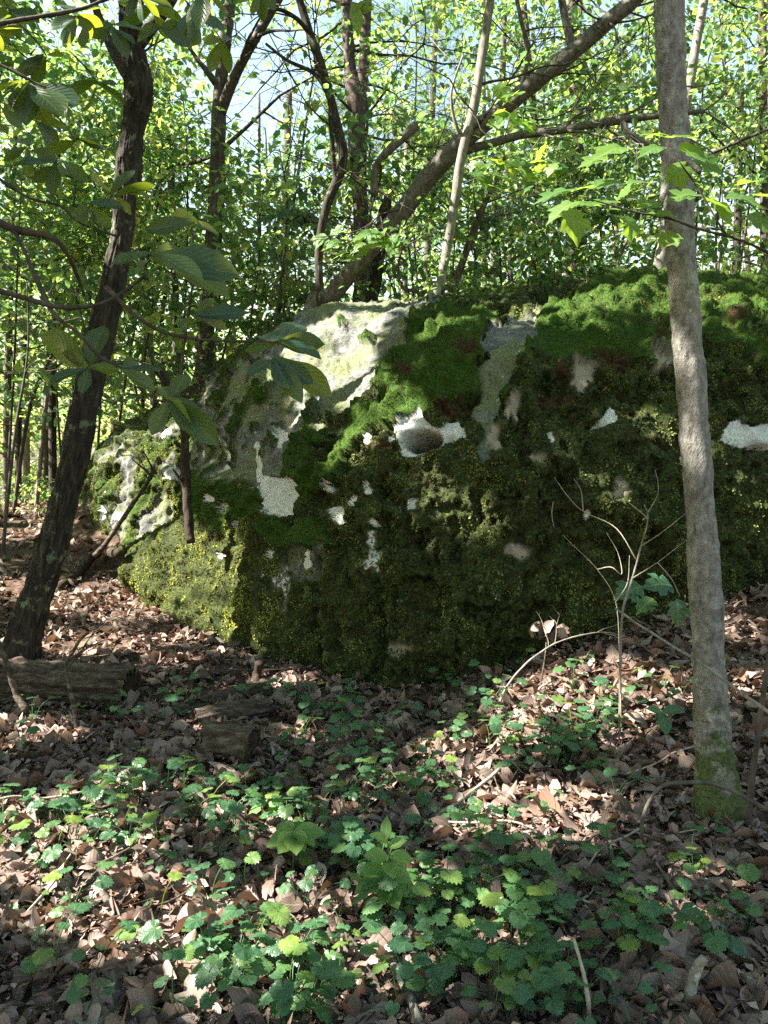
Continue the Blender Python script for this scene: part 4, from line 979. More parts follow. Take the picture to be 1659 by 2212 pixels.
def maple_leaf(t, px, py, Y, wpx, ang, mat=M_MAPLE, tilt=.5):
    V, F, luv = MT[int(rb.integers(5))]; c = at(px, py, Y); L = wpx / FOC * Y
    f = np.array([math.cos(ang), -rb.uniform(.1, .5), math.sin(ang) * .6 - .25]); u = np.array([rb.normal() * .3, -tilt, 1.0])
    M = basis(f[None], u[None])[0]; luv = luv.copy(); luv[:, 2] = rb.random()
    fw = M[:, 0]
    t.part('leaf', (V @ M.T) * L + c - fw * L * .4, F, mat, {'luv': luv}, True)

Ym = 2.75
t = Thing('maple_branch', 'thin maple branch with lobed yellow green leaves crossing the slim grey tree', 'branch', at(1720, 590, Ym))
stem_part(t, [(1720, 570, Ym), (1659, 545, Ym), (1590, 515, Ym), (1510, 495, Ym), (1440, 470, Ym), (1380, 460, Ym), (1310, 440, Ym), (1250, 425, Ym)], .006, .0015, M_TWIG)
stem_part(t, [(1570, 510, Ym), (1545, 470, Ym), (1510, 410, Ym), (1475, 360, Ym), (1445, 318, Ym)], .004, .0015, M_TWIG)
stem_part(t, [(1690, 560, Ym), (1660, 500, Ym), (1630, 450, Ym), (1590, 430, Ym)], .004, .0015, M_TWIG)
for (x, y, w, a) in [(1424, 290, 70, 2.4), (1479, 295, 70, .4), (1409, 322, 60, 3.3), (1324, 322, 84, 3.2), (1494, 325, 70, -.2), (1529, 352, 70, -.4), (1464, 375, 60, -1.2), (1478, 420, 72, 3.0), (1544, 435, 74, -.2), (1610, 430, 90, .1), (1642, 478, 70, -.8),
                     (1245, 408, 74, 3.0), (1195, 418, 80, 3.2), (1215, 452, 74, 3.6), (1240, 482, 78, -1.3), (1309, 435, 66, 2.8), (1359, 488, 60, -1.4), (1404, 440, 70, 2.9), (1424, 462, 60, .5), (1446, 515, 56, -2.6), (1378, 392, 60, 2.7), (1310, 395, 66, 2.9),
                     (1282, 345, 60, 3.2), (1350, 415, 54, 1.2), (1565, 460, 60, -.9), (1270, 440, 70, 2.6), (1600, 395, 60, .8), (1650, 420, 70, .3)]:
    maple_leaf(t, x, y, Ym + rb.uniform(-.1, .12), w * 1.05, a)
t = Thing('maple_branch', 'small spray of yellow green lobed leaves over the dark snapped trunk', 'branch', at(850, 470, 8.6))
stem_part(t, [(850, 470, 8.8), (810, 500, 8.5), (760, 520, 8.3), (715, 535, 8.2)], .006, .002, M_TWIG)
for k in range(34):
    maple_leaf(t, rb.uniform(690, 870), rb.normal(520, 16), rb.uniform(8.1, 8.6), rb.uniform(26, 44), rb.uniform(2, 4.4), M_MAPLE)
t = Thing('maple_branch', 'leafy spray hanging under the long curved dead branch', 'branch', at(1090, 300, 7.8))
stem_part(t, [(1090, 300, 8.2), (1100, 260, 8), (1120, 235, 7.9), (1150, 225, 7.8)], .006, .002, M_TWIG)
for k in range(26):
    maple_leaf(t, rb.uniform(1065, 1160), rb.uniform(190, 280), rb.uniform(7.7, 8.1), rb.uniform(26, 44), rb.uniform(0, 6.3), M_MAPLE)
t = Thing('maple_branch', 'wide flat spray of green leaves low over the boulder below the curved dead branch', 'branch', at(1010, 400, 7.7))
stem_part(t, [(1005, 395, 8.1), (1060, 375, 7.9), (1130, 370, 7.8), (1200, 372, 7.7)], .006, .002, M_TWIG)
for k in range(46):
    maple_leaf(t, rb.uniform(1020, 1220), 370 + rb.normal() * 22, rb.uniform(7.4, 8), rb.uniform(26, 42), rb.uniform(0, 6.3), M_MAPLE)

# ------------------------------------------------------------------ fallen wood
def lay(pts, lift=0.0):
    """pixel path laid on the ground: (px, py, height above ground)"""
    out = []
    for px, py, h in pts:
        g = ground_at(px, py); 
        if h: 
            Y = g[1]; g = np.array([g[0], Y, g[2]]); g[2] = gz(g[0], g[1]) + h
        out.append(g)
    return np.array(out)

def groove(depth, k, seed):
    def f(S, th, P):
        q = np.stack([np.cos(th)[None] * k + 0 * S[..., 0], np.sin(th)[None] * k + 0 * S[..., 0], S[..., 0] * .9 + S[..., 1] * .5], -1)
        a = fbm(q, 4, seed); return depth * (1 - np.abs(a) * 2.6) + .3 * depth * vnoise(S * 30, seed)
    return f

def log(name, label, A, B, R, seed, depth=.02, sides=72, mat=M_DEADWOOD):
    t = Thing(name, label, 'log', (*((A + B) / 2)[:2], gz(*((A + B) / 2)[:2])))
    P = smooth_path(np.array([A, A * .5 + B * .5 + np.array([0, 0, .012]), B]), 90)
    v, f = tube(P, np.linspace(R, R * .93, 90) + .012 * vnoise(P * 3, seed), sides, groove(depth, 5.5, seed), cap=False)
    t.part('log_body', v, f, mat)
    d = (B - A) / np.linalg.norm(B - A); s = np.cross(d, [0, 0, 1]); s /= np.linalg.norm(s); u = np.cross(s, d)
    for E, sg in ((A, -1), (B, 1)):                        # broken end: rings of split wood
        th = np.linspace(0, 2 * math.pi, 40, endpoint=False); rings = np.linspace(.02, 1.0, 10)
        G_ = [E + (s * math.cos(a) + u * math.sin(a)) * R * .95 * q + d * sg * (.012 * float(vnoise(np.array([math.cos(a) * 3 * q, math.sin(a) * 3 * q, seed + sg]), seed)) - .01) for q in rings for a in th]
        V = np.array(G_); i = np.arange(9)[:, None] * 40; j = np.arange(40)[None]; k = (j + 1) % 40
        t.part('cut_end', V, np.stack([i + j, i + k, i + 40 + k, i + 40 + j], -1).reshape(-1, 4), M_ROT)
    return t
g1, g2 = ground_at(-140, 1520), ground_at(272, 1540)
log('fallen_log', 'grey furrowed rotting log lying below the leaning dark trunk', np.array([g1[0], g1[1] + .12, g1[2] + .10]), np.array([g2[0], g2[1] + .12, g2[2] + .10]), .135, 5, .034)
g1, g2 = ground_at(415, 1590), ground_at(575, 1570)
log('fallen_log', 'short weathered grey wood piece lying on the leaves behind the small hollow stump', g1 + [0, .1, .05], g2 + [0, .16, .06], .05, 6, .012, 48)
g1, g2 = ground_at(470, 1650), ground_at(545, 1655)
log('rotten_stump', 'small hollow mossy rotten stump with dark broken end among green plants', g1 + [-.08, .12, .06], g2 + [0, .02, .085], .10, 9, .02, 48)
g1, g2 = ground_at(400, 1560), ground_at(600, 1500)
log('mossy_log', 'thin moss-topped log half sunk in leaves near the dark stub', g1 + [-.1, .05, .0], g2 + [-.1, .1, .01], .055, 10, .01, 40)

def stick(name, label, P, r0, r1, mat, group=None, kids=0, seed=0, cat='stick', base=None, sides=8):
    r = np.random.default_rng(seed); n = max(16, len(P) * 6)
    Q = smooth_path(np.asarray(P), n); Q = Q + .004 * np.stack([vnoise(Q * 9, 1), vnoise(Q * 9, 2), vnoise(Q * 9, 3)], -1)
    lines = [(Q, np.linspace(r0, r1, n))]
    if kids == 0:
        v, f = tube(*lines[0], sides, lambda S, th, PP: r0 * .18 * vnoise(S * 45, seed))
        b = Q[np.argmin(Q[:, 2])]
        return tag(add(name, mesh_np(name, v, f, mat, None, True, b), None, b.tolist()), label, cat, group)
    b = Q[0] if base is None else base
    t = Thing(name, label, cat, b, group)
    v, f = tube(*lines[0], sides, lambda S, th, PP: r0 * .18 * vnoise(S * 45, seed)); t.part('stem', v, f, mat)
    for k in range(kids):
        i = r.integers(n // 4, n); d = Q[i] - Q[i - 1]; d = d / np.linalg.norm(d) + r.normal(size=3) * .7
        v, f = tubes_of(branchlets(Q[i], d, r.uniform(.15, .4), max(r1 * .8, .002), r, 1, .35, 2), 5); t.part('twig', v, f, mat)
    return t

px_pts = lambda *p: np.array([at(*q) for q in p])
stick('dead_sapling', 'thin dark dead sapling trunk standing against the rock near the large drooping leaves', px_pts((412, 1172, 6.15), (408, 1130, 6.2), (403, 1060, 6.25), (400, 990, 6.3), (398, 930, 6.3), (385, 880, 6.3), (350, 800, 6.3)), .04, .028, M_ROT, None, 3, 3, 'sapling')
stick('leaning_branch', 'long dark dead branch propped against the lower mossy rock', px_pts((205, 1200, 7.9), (235, 1165, 7.85), (275, 1105, 7.9), (310, 1055, 7.95), (330, 1025, 8)), .03, .018, M_DEADWOOD, None, 3, 4, 'branch')
stick('rotten_branch', 'broken rotting branch on the ground at the foot of the lower mossy rock', np.vstack([lay([(130, 1275, .03), (175, 1245, .06), (215, 1215, .12)]), px_pts((250, 1195, 7.6), (268, 1185, 7.55))]), .05, .05, M_ROT, None, 0, 5, 'branch')
stick('gnarled_stick', 'gnarled grey stick with forked top leaning over the furrowed log', px_pts((168, 1590, 4.15), (160, 1530, 4.2), (150, 1480, 4.25), (143, 1440, 4.3), (155, 1410, 4.3), (170, 1385, 4.3), (192, 1365, 4.3)), .014, .008, M_DEADWOOD, None, 3, 6, 'stick')
stick('gnarled_stick', 'thick bent weathered root curving over the open end of the furrowed log', px_pts((58, 1535, 4.15), (38, 1500, 4.2), (22, 1455, 4.2), (5, 1405, 4.2), (-30, 1340, 4.2)), .022, .011, M_DEADWOOD, None, 0, 7, 'root')
stick('dark_stub', 'short dark broken sapling stub in the leaves before the boulder foot', np.vstack([lay([(553, 1498, -.05), (553, 1492, .03)]), px_pts((556, 1455, 5.02), (562, 1432, 5.0))]), .04, .028, M_ROT, None, 0, 8, 'stub')
stick('leaning_stick', 'straight pale broken stick slanting past the slim grey tree', px_pts((1330, 1315, 3.6), (1420, 1375, 3.3), (1510, 1430, 2.95), (1580, 1480, 2.8), (1659, 1535, 2.65), (1740, 1590, 2.5)), .0055, .007, M_BARK_PALE, None, 0, 9)
stick('arching_stick', 'pale forked stick arching from the leaf heap towards the boulder face', np.vstack([lay([(1075, 1540, -.01)]), px_pts((1090, 1490, 4.3), (1130, 1440, 4.3), (1180, 1400, 4.35), (1230, 1378, 4.4), (1290, 1366, 4.45), (1330, 1368, 4.5))]), .0075, .003, M_BARK_PALE, None, 4, 10)
stick('arching_vine', 'thin grey vine arching over the leaves at the foot of the slim grey tree', np.vstack([px_pts((1720, 1775, 2.7), (1640, 1740, 2.75), (1560, 1700, 2.78), (1490, 1688, 2.75), (1430, 1700, 2.7), (1395, 1745, 2.65), (1385, 1800, 2.6)), lay([(1400, 1870, .06), (1450, 1950, .05), (1530, 2015, .04), (1590, 2060, .01)])]), .009, .005, M_BARK_MID, None, 0, 11, 'vine')
stick('bare_shrub', 'leafless dark shrub stem with bleached branching twigs before the boulder', np.vstack([lay([(1338, 1610, -.03)]), px_pts((1340, 1500, 3.75), (1341, 1400, 3.75), (1345, 1320, 3.75), (1365, 1250, 3.8), (1385, 1180, 3.8), (1400, 1120, 3.85), (1393, 1090, 3.85))]), .0075, .0028, M_BARK_PALE, None, 0, 12, 'shrub')
t = Thing('bare_shrub', 'thin bleached many-branched twig spreading in front of the moss face', 'shrub', (*ground_at(1345, 1560)[:2], ground_at(1345, 1560)[2] - .02))
for pts in ([(1342, 1570, 3.7), (1338, 1420, 3.8), (1330, 1300, 3.9), (1290, 1230, 3.95), (1240, 1180, 4), (1215, 1155, 4)], [(1375, 1210, 3.8), (1330, 1140, 3.9), (1260, 1105, 4), (1225, 1070, 4.05), (1197, 1030, 4.1)], [(1385, 1180, 3.82), (1430, 1150, 3.75), (1480, 1110, 3.7)],
            [(1398, 1110, 3.85), (1420, 1070, 3.8), (1421, 1040, 3.8), (1415, 1015, 3.8)], [(1365, 1250, 3.8), (1420, 1215, 3.7), (1485, 1165, 3.6)], [(1290, 1230, 3.95), (1320, 1225, 3.9), (1343, 1240, 3.9), (1335, 1195, 3.95), (1310, 1150, 4)], [(1195, 1085, 4.1), (1192, 1110, 4.1), (1197, 1140, 4.1)],
            [(1260, 1105, 4), (1255, 1060, 4), (1240, 1035, 4)], [(1400, 1120, 3.85), (1370, 1095, 3.85), (1340, 1070, 3.9), (1325, 1050, 3.9)], [(1420, 1215, 3.7), (1450, 1250, 3.7), (1470, 1290, 3.7)], [(1330, 1300, 3.9), (1355, 1260, 3.9), (1360, 1200, 3.9)]):
    P = smooth_path(px_pts(*pts), 22); v, f = tube(P, np.linspace(.0030, .0012, 22), 6); t.part('twig', v, f, M_PALETWIG)
stick('thin_sapling', 'thin brown sapling rising at the far side of the slim grey tree foot', np.vstack([lay([(1612, 1790, -.02)]), px_pts((1622, 1700, 2.95), (1635, 1600, 2.95), (1648, 1500, 2.95), (1665, 1400, 2.95), (1690, 1250, 2.95))]), .013, .009, M_BARK_MID, None, 0, 13, 'sapling')
stick('lichen_stick', 'lichen spotted upright stub standing among round green leaves near a bare leaf patch', np.vstack([lay([(1480, 2190, -.02)]), px_pts((1495, 2130, 2.06), (1510, 2085, 2.06), (1522, 2068, 2.06))]), .016, .014, bark_mat('lichened_twig', (.08, .07, .06), (.2, .185, .15), (.3, .29, .24), (1, 1, .5), 30, .4, (.4, .46, .38), .52), None, 0, 14)
stick('lichen_stick', 'grey lichen spotted stick lying under the densest round green leaves', lay([(832, 2040, .05), (850, 2120, .05), (880, 2180, .04), (910, 2240, .03)]), .012, .014, bpy.data.materials['lichened_twig'], None, 0, 15)
stick('upright_twig', 'thin pale twig standing upright in the bare leaf patch', np.vstack([lay([(1275, 2235, 0)]), px_pts((1270, 2160, 1.98), (1255, 2080, 2.05), (1240, 2025, 2.1))]), .007, .004, M_PALETWIG, None, 0, 16)
stick('fallen_stick', 'long pale stick slanting out of green leaves towards the brightest sunlit leaves', lay([(940, 1780, .03), (990, 1760, .05), (1040, 1725, .06), (1090, 1690, .08), (1120, 1672, .09)]), .011, .006, M_PALETWIG, None, 2, 17)
stick('fallen_stick', 'bent brown stick lying in the leaves with its peeled tip raised', lay([(30, 2010, .03), (80, 2060, .05), (120, 2110, .04), (140, 2160, .02)]), .010, .007, M_DEADWOOD, None, 1, 18)
stick('fallen_stick', 'short stout brown stick with a cut end resting on dry leaves', lay([(218, 1955, .04), (250, 1990, .04), (292, 2015, .04)]), .013, .012, M_BARK_MID, None, 0, 19)
rt = np.random.default_rng(9)
for k in range(64):
    px, py = rt.uniform(-20, 1680), 1330 + 880 * rt.random() ** .8
    g = ground_at(px, py)
    if g[1] > 12: continue
    an = rt.uniform(0, 6.28); L = rt.uniform(.2, .75); u = np.linspace(-.5, .5, 5)
    x = g[0] + np.cos(an) * L * u + rt.normal(size=5) * .02; y = g[1] + np.sin(an) * L * u * .8 + rt.normal(size=5) * .02
    q = np.stack([x, y, gz(x, y) + .035 + rt.uniform(-.01, .03, 5)], -1)
    rr = rt.uniform(.0025, .007)
    stick('fallen_twig', ['thin bleached twig lying loose on the brown leaf litter', 'thin weathered brown twig lying loose on the leaf litter', 'thin blackish twig lying loose on the leaf litter'][k % 3], q, rr, rr * .6, [M_PALETWIG, M_DEADWOOD, M_TWIG][k % 3], 'twigs scattered over the leaf litter', 0, 500 + k, 'twig')

# ------------------------------------------------------------------ leaf litter
rl = np.random.default_rng(21)
SHAPES = [[.02, .13, .22, .26, .25, .18, .09, 0], [.015, .17, .12, .26, .17, .30, .19, .26, .12, .02], [.02, .2, .28, .27, .2, .12, .05, 0], [.02, .08, .15, .2, .24, .22, .14, 0], [.01, .2, .31, .22, .33, .2, .25, .1, 0]]
def dead_template(seed, nl, na):
    r = np.random.default_rng(seed)
    V, F, luv = leaf_grid(nl, np.array(SHAPES[seed % len(SHAPES)]) * r.uniform(.85, 1.2), r.uniform(-.5, .75), r.uniform(-.3, .3), r.uniform(-.25, .3), r.uniform(.05, .14), seed, na)
    a = r.uniform(-.8, .8); V[:, 2] += a * V[:, 1] * V[:, 0] * .8                   # twist
    k = r.uniform(-1.4, 1.4); x = V[:, 0].copy()                                     # roll along the length
    if abs(k) > .2:
        V[:, 0] = np.sin(k * x) / k; V[:, 2] += (1 - np.cos(k * x)) / k
    V[:, 0] -= .5; V[:, 2] -= V[:, 2].mean()
    return V, F, luv
NT = 16
TS = [dead_template(s, 6, 1) for s in range(NT)]; TM = [dead_template(s, 8, 1) for s in range(NT)]; TB = [dead_template(s, 9, 2) for s in range(NT)]

def scatter_litter(n, ylo, yhi, s0, s1):
    y = ylo + (yhi - ylo) * rl.random(n); x = (rl.random(n) - .5) * (y * 1.2 + 2.2)
    return x, y, s0 + (s1 - s0) * rl.random(n) ** 1.35
bx = [scatter_litter(10500, 1.55, 4.3, .04, .16), scatter_litter(9000, 3.8, 7.5, .05, .15), scatter_litter(5500, 6, 14, .08, .17), scatter_litter(2500, 11, 26, .16, .3)]
lx, ly, ls = (np.concatenate([b[i] for b in bx]) for i in range(3))
lz = gz(lx, ly) + .008 + .04 * rl.random(len(lx)) ** 1.6
hidden = np.zeros(len(lx), bool)
# none inside the rocks
ink = np.array([at(*c[0])[:2] for c in MAIN]); hidden |= inpoly(lx, ly, [tuple(p) for p in ink] + [(5.5, 9.5), (-3, 10)])
ink2 = np.array([at(*c[0])[:2] for c in LOBE]); hidden |= inpoly(lx, ly, [tuple(p) for p in ink2] + [(-2, 11), (-4.6, 11)])
lx, ly, lz, ls = lx[~hidden], ly[~hidden], lz[~hidden], ls[~hidden]
pos = np.stack([lx, ly, lz], -1); nL = len(lx)
nrm_ = np.array([0, 0, 1.]) + rl.normal(size=(nL, 3)) * np.array([.3, .3, .1])
fwd_ = rl.normal(size=(nL, 3)) * np.array([1, 1, .15])
MM = basis(fwd_, nrm_); vid = rl.integers(0, NT, nL)
qx, qy, qd = project(pos)
vis = (qx > 10) & (qx < 1650) & (qy > 1000) & (qy < 2190)
score = np.where(vis, ls / qd * (1 + (lz - gz(lx, ly)) * 6), 0); order = np.argsort(-score); top = order[:300]; rest = order[300:]
meshes = [mesh_np('dead_leaf', V, F, M_DEAD, {'luv': np.c_[luv[:, :2], np.full(len(luv), 0.)]}) for V, F, luv in TB]
for i in top:
    o = add('dead_leaf', meshes[vid[i]], ground)
    o.matrix_basis = Matrix.Translation(pos[i].tolist()) @ Matrix((MM[i] * ls[i] * 1.1).tolist()).to_4x4()
Vs, Fs, Us, off = [], [], [], 0
for near, TT in ((True, TM), (False, TS)):
    for k in range(NT):
        j = rest[(vid[rest] == k) & ((pos[rest, 1] < 3.9) == near)]; V, F, luv = TT[k]
        v, f = scatter(V, F, pos[j], MM[j], ls[j]); Vs.append(v); Fs.append(f + off); off += len(v)
        Us.append(np.c_[np.tile(luv[:, :2], (len(j), 1)), np.repeat(rl.random(len(j)), len(V))])
tag(add('leaf_litter', mesh_np('leaf_litter', np.vstack(Vs), np.vstack(Fs), M_DEAD, {'luv': np.vstack(Us)}, True), ground), 'brown curled dead leaves covering the ground', None, None, 'stuff')

n = 26000; y = 1.5 + 6.5 * rl.random(n) ** 1.3; x = (rl.random(n) - .5) * (y * 1.15 + .8)
k = ~inpoly(x, y, [tuple(p) for p in ink] + [(5.5, 9.5), (-3, 10)]); x, y = x[k], y[k]; n = len(x)
P = np.stack([x, y, gz(x, y) + .02 + .03 * rl.random(n)], -1)
V, F = scatter(np.array([[0, -.25, 0], [.5, -.3, .1], [1, .05, -.05], [.45, .35, .08]]), [[0, 1, 2, 3]], P, basis(rl.normal(size=(n, 3)) * [1, 1, .25], np.array([0, 0, 1.]) + rl.normal(size=(n, 3)) * .5), rl.uniform(.012, .04, n))
tag(add('leaf_crumbs', mesh_np('leaf_crumbs', V, F, M_DEAD, {'luv': np.c_[np.tile([[.3, .2]], (n * 4, 1)), np.repeat(rl.random(n), 4)]}, False), ground), 'small broken bits of dead leaf', None, None, 'stuff')
tw = []
for k in range(420):                                      # hair-thin twiglets and needles in the litter
    y = 1.6 + 5 * rl.random(); x = (rl.random() - .5) * (y * 1.1); a = rl.uniform(0, 6.28); L = rl.uniform(.06, .3); u = np.linspace(-.5, .5, 4)
    xx = x + np.cos(a) * L * u + rl.normal(size=4) * .006; yy = y + np.sin(a) * L * u + rl.normal(size=4) * .006
    tw.append(tube(np.stack([xx, yy, gz(xx, yy) + .03 + .02 * rl.random(4)], -1), np.full(4, rl.uniform(.0008, .0022)), 3, cap=False))
v, f = join(tw); tag(add('twig_litter', mesh_np('twig_litter', v, f, M_DEADWOOD), ground), 'hair-thin twiglets lying in the dead leaves', None, None, 'stuff')

# wilted brown leaf bunch hanging by the rock
t = Thing('wilted_plant', 'wilted bunch of hanging brown leaves on a thin stalk at the foot of the boulder', 'plant', ground_at(1165, 1490) - [0, 0, .02])
b0 = t.loc; tp = at(1178, 1345, 4.5)
v, f = tube(smooth_path(np.array([b0, (b0 + tp) / 2 + [.02, 0, .05], tp]), 16), np.linspace(.006, .003, 16), 6); t.part('stem', v, f, M_DEADWOOD)
for k in range(11):
    V, F, luv = TB[k]; d = np.array([rl.normal() * .35, rl.normal() * .3, -1.]); M = basis(d[None], rl.normal(size=(1, 3)))[0]
    luv = luv.copy(); luv[:, 2] = rl.random(); L = rl.uniform(.07, .13)
    t.part('leaf', ((V + [.5, 0, 0]) @ M.T) * L + tp + rl.normal(size=3) * np.array([.05, .03, .015]), F, M_DEAD, {'luv': luv})

# ------------------------------------------------------------------ green plants
def herb_template(seed):
    """round, heart-based leaf with scalloped edge on its own stalk; base of the stalk at the origin"""
    r = np.random.default_rng(seed); n = 34; th = np.linspace(-math.pi + .16, math.pi - .16, n)
    base = .5 * (1 + .10 * np.cos(th) + .13 * np.cos(3 * th) * .6 + .08 * np.abs(np.cos(2.5 * th)))
    rad = base * (1 + .075 * np.where(np.arange(n) % 2, 1, -1)) + r.normal(size=n) * .012
    O = np.stack([np.cos(th) * rad + .12, np.sin(th) * rad * .97], -1); I = O * .55
    V = np.vstack([[[0, 0]], I, O]); d = np.hypot(V[:, 0], V[:, 1])
    z = .10 * d - .28 * d ** 2 + .05 * np.cos(5 * np.arctan2(V[:, 1], V[:, 0])) * d + .06 * vnoise(np.c_[V * 3.3, np.zeros(len(V)) + seed], seed)
    V3 = np.c_[V, z]; j = np.arange(1, n); F = np.vstack([np.stack([0 * j, j, j + 1], -1), np.stack([j, j + n, j + n + 1], -1), np.stack([j, j + n + 1, j + 1], -1)])
    luv = np.c_[d * 1.0, np.sin(np.arctan2(V[:, 1], V[:, 0]) * 2.5) * .5, 0 * d]
    return V3, F, luv
def herb_leaf_mesh(seed):
    r = np.random.default_rng(seed + 50); V, F, luv = herb_template(seed)
    V = V * r.uniform(.038, .062); h = r.uniform(.05, .15); out = r.uniform(.03, .12); tl = r.uniform(.1, .55)
    M = basis(np.array([[1, 0, -tl * .6]]), np.array([[.25 * r.normal(), .25 * r.normal(), 1]]))[0]
    tip = np.array([out, 0, h]); V = V @ M.T + tip
    p = smooth_path(np.array([[0, 0, -.01], [out * .35, 0, h * .65], tip]), 7); v, f = tube(p, np.linspace(.0018, .0012, 7), 4, cap=False)
    f = np.vstack([f[:, [0, 1, 2]], f[:, [0, 2, 3]]])
    return mesh_np('leaf', np.vstack([V, v]), np.vstack([F, f + len(V)]), M_HERB, {'luv': np.vstack([luv, np.tile([[.4, .5, 0]], (len(v), 1))])}, True)
HERB = [herb_leaf_mesh(s) for s in range(14)]
rh = np.random.default_rng(13)
def herb(px, py, n, sc, label):
    g = ground_at(px, py); g[2] = gz(g[0], g[1]) + .015
    t = Thing('woodland_herb', label, 'plant', g, 'round-leaved plants on the forest floor')
    a0 = rh.uniform(0, 6.28)
    for k in range(n):
        o = add('leaf', HERB[rh.integers(14)], t.o)
        s = sc * rh.uniform(.5, 1.25); o.scale = (s, s, s); o.rotation_euler = (rh.normal() * .12, rh.normal() * .12, a0 + k * 2.4 + rh.normal() * .3)
for (x0, y0, x1, y1, n, lf, wh) in [(590, 1490, 760, 1580, 9, 6, 'at the boulder foot near the dark stub'),
    (560, 1600, 900, 1720, 16, 6, 'behind the small hollow stump and the whorled seedling'),
    (930, 1500, 1110, 1640, 10, 5, 'before the boulder foot beside the arching stick'),
    (1030, 1590, 1330, 1690, 16, 6, 'round the foot of the bare shrub'),
    (1180, 1500, 1380, 1600, 7, 5, 'under the bleached branching twig'),
    (0, 1690, 300, 1860, 16, 6, 'in the shady leaves far in front of the furrowed log'),
    (230, 1700, 620, 1850, 20, 6, 'in a wide sunny drift in front of the hollow stump'),
    (560, 1730, 800, 1900, 14, 6, 'round the small folded seedling'),
    (180, 1480, 420, 1580, 8, 6, 'between the furrowed log and the short weathered wood piece'),
    (760, 1840, 1130, 2000, 18, 6, 'crowded round the tall paired-leaf seedling'),
    (820, 1960, 1220, 2100, 20, 7, 'in the dense patch beside the tall paired-leaf seedling'),
    (760, 2080, 1220, 2230, 18, 7, 'in the dense patch over the lichened stick'),
    (380, 1980, 560, 2130, 7, 5, 'in open dry leaves before the whorled seedling'),
    (500, 2090, 760, 2230, 12, 6, 'at the edge of the dense patch over dry leaves'),
    (330, 2130, 520, 2230, 5, 6, 'in dry leaves beyond the dense patch'),
    (40, 2100, 260, 2230, 5, 4, 'near the bent brown stick in dry leaves'),
    (0, 1560, 180, 1640, 4, 4, 'at the open end of the furrowed log'),
    (1320, 1980, 1560, 2100, 11, 6, 'inside the loop of the arching vine'),
    (1400, 1900, 1640, 2050, 7, 5, 'under the arching vine by the slim grey tree'),
    (1200, 2130, 1450, 2230, 4, 5, 'beside the upright twig in bare leaves'),
    (900, 1690, 1100, 1800, 6, 5, 'along the long pale stick near the brightest sunlit leaves'),
    (1050, 1390, 1300, 1470, 4, 4, 'on the leaf heap by the wilted bunch'),
    (1380, 1510, 1500, 1590, 3, 4, 'close to the slim grey tree under the slanting stick'),
    (1080, 1880, 1240, 1990, 4, 5, 'between the dense patch and the brightest sunlit leaves'),
    (590, 1880, 700, 1990, 3, 4, 'at the stem of the whorled seedling'),
    (60, 1870, 300, 1990, 3, 4, 'by the short stout brown stick'),
    (480, 1490, 1350, 1780, 44, 4, 'with few leaves scattered before the boulder'),
    (100, 1760, 1400, 2200, 40, 4, 'with few leaves scattered over open litter')]:
    for k in range(n):
        herb(rh.uniform(x0, x1), rh.uniform(y0, y1), int(rh.integers(max(2, lf - 2), lf + 2)), rh.uniform(.85, 1.15), 'low round-leaved green plant ' + wh)

def seedling(px, py, top, tips, label, mat=M_SEED, shape=OVATE, n_stem=.0035, name='tree_seedling'):
    g = ground_at(px, py); Y = g[1]; b = at(*top, Y)
    t = Thing(name, label, 'seedling', g - [0, 0, .02])
    P = smooth_path(np.array([g - [0, 0, .02], (g + b) / 2 + [.008, 0, 0], b]), 12); v, f = tube(P, np.linspace(n_stem, n_stem * .6, 12), 6); t.part('stem', v, f, M_STEM)
    for (cx, cy, tx, ty, dY) in tips:
        place_leaf(t, at(cx, cy, Y), at(tx, ty, Y + dY), np.array([rh.normal() * .3, -.5, 1]), shape, mat, wscale=rh.uniform(.95, 1.25), droop=rh.uniform(.0, .15), seed=int(rh.integers(1e6)))
    return t
seedling(627, 1895, (633, 1798), [(633, 1798, 575, 1830, -.05), (633, 1798, 600, 1845, -.12), (633, 1798, 640, 1850, -.14), (633, 1798, 680, 1828, -.08), (633, 1798, 705, 1800, .02), (633, 1798, 660, 1775, .12), (633, 1798, 600, 1780, .1), (633, 1798, 660, 1840, -.1), (633, 1798, 590, 1800, .02)], 'upright seedling topped by a whorl of bright pale green leaves')
seedling(845, 1990, (835, 1800), [(838, 1820, 800, 1800, 0), (838, 1815, 835, 1762, .05), (838, 1830, 880, 1815, 0), (838, 1850, 785, 1850, -.03), (838, 1850, 895, 1860, 0), (838, 1880, 775, 1890, -.05), (838, 1880, 890, 1905, -.03), (840, 1900, 765, 1930, -.06), (840, 1905, 860, 1965, -.1), (840, 1900, 905, 1935, 0), (840, 1910, 825, 1960, -.1), (838, 1860, 850, 1900, -.1)], 'taller seedling with paired pointed light green leaflets beside the whorled seedling')
seedling(580, 1780, (575, 1735), [(575, 1735, 535, 1765, -.05), (575, 1735, 560, 1720, .05), (578, 1740, 620, 1730, 0), (578, 1745, 612, 1765, -.03)], 'small seedling with a few folded light green leaves amid round-leaved plants', n_stem=.0025)
t = seedling(1470, 1430, (1480, 1285), [], 'seedling with lobed green leaves half hidden by the slim grey tree')
for (x, y, w, a) in [(1360, 1275, 70, 3.2), (1425, 1262, 74, 2.6), (1465, 1320, 60, -1.5), (1520, 1272, 60, .3), (1395, 1305, 54, 3.6)]: maple_leaf(t, x, y, t.loc[1] + rb.uniform(-.1, .1), w, a, M_HERB)
seedling(1440, 1600, (1430, 1540), [(1430, 1540, 1440, 1590, -.08), (1430, 1540, 1480, 1530, 0), (1430, 1540, 1395, 1530, 0)], 'little seedling with dark heart leaves beside the slim grey tree', M_HERB, OVATE, .0025)

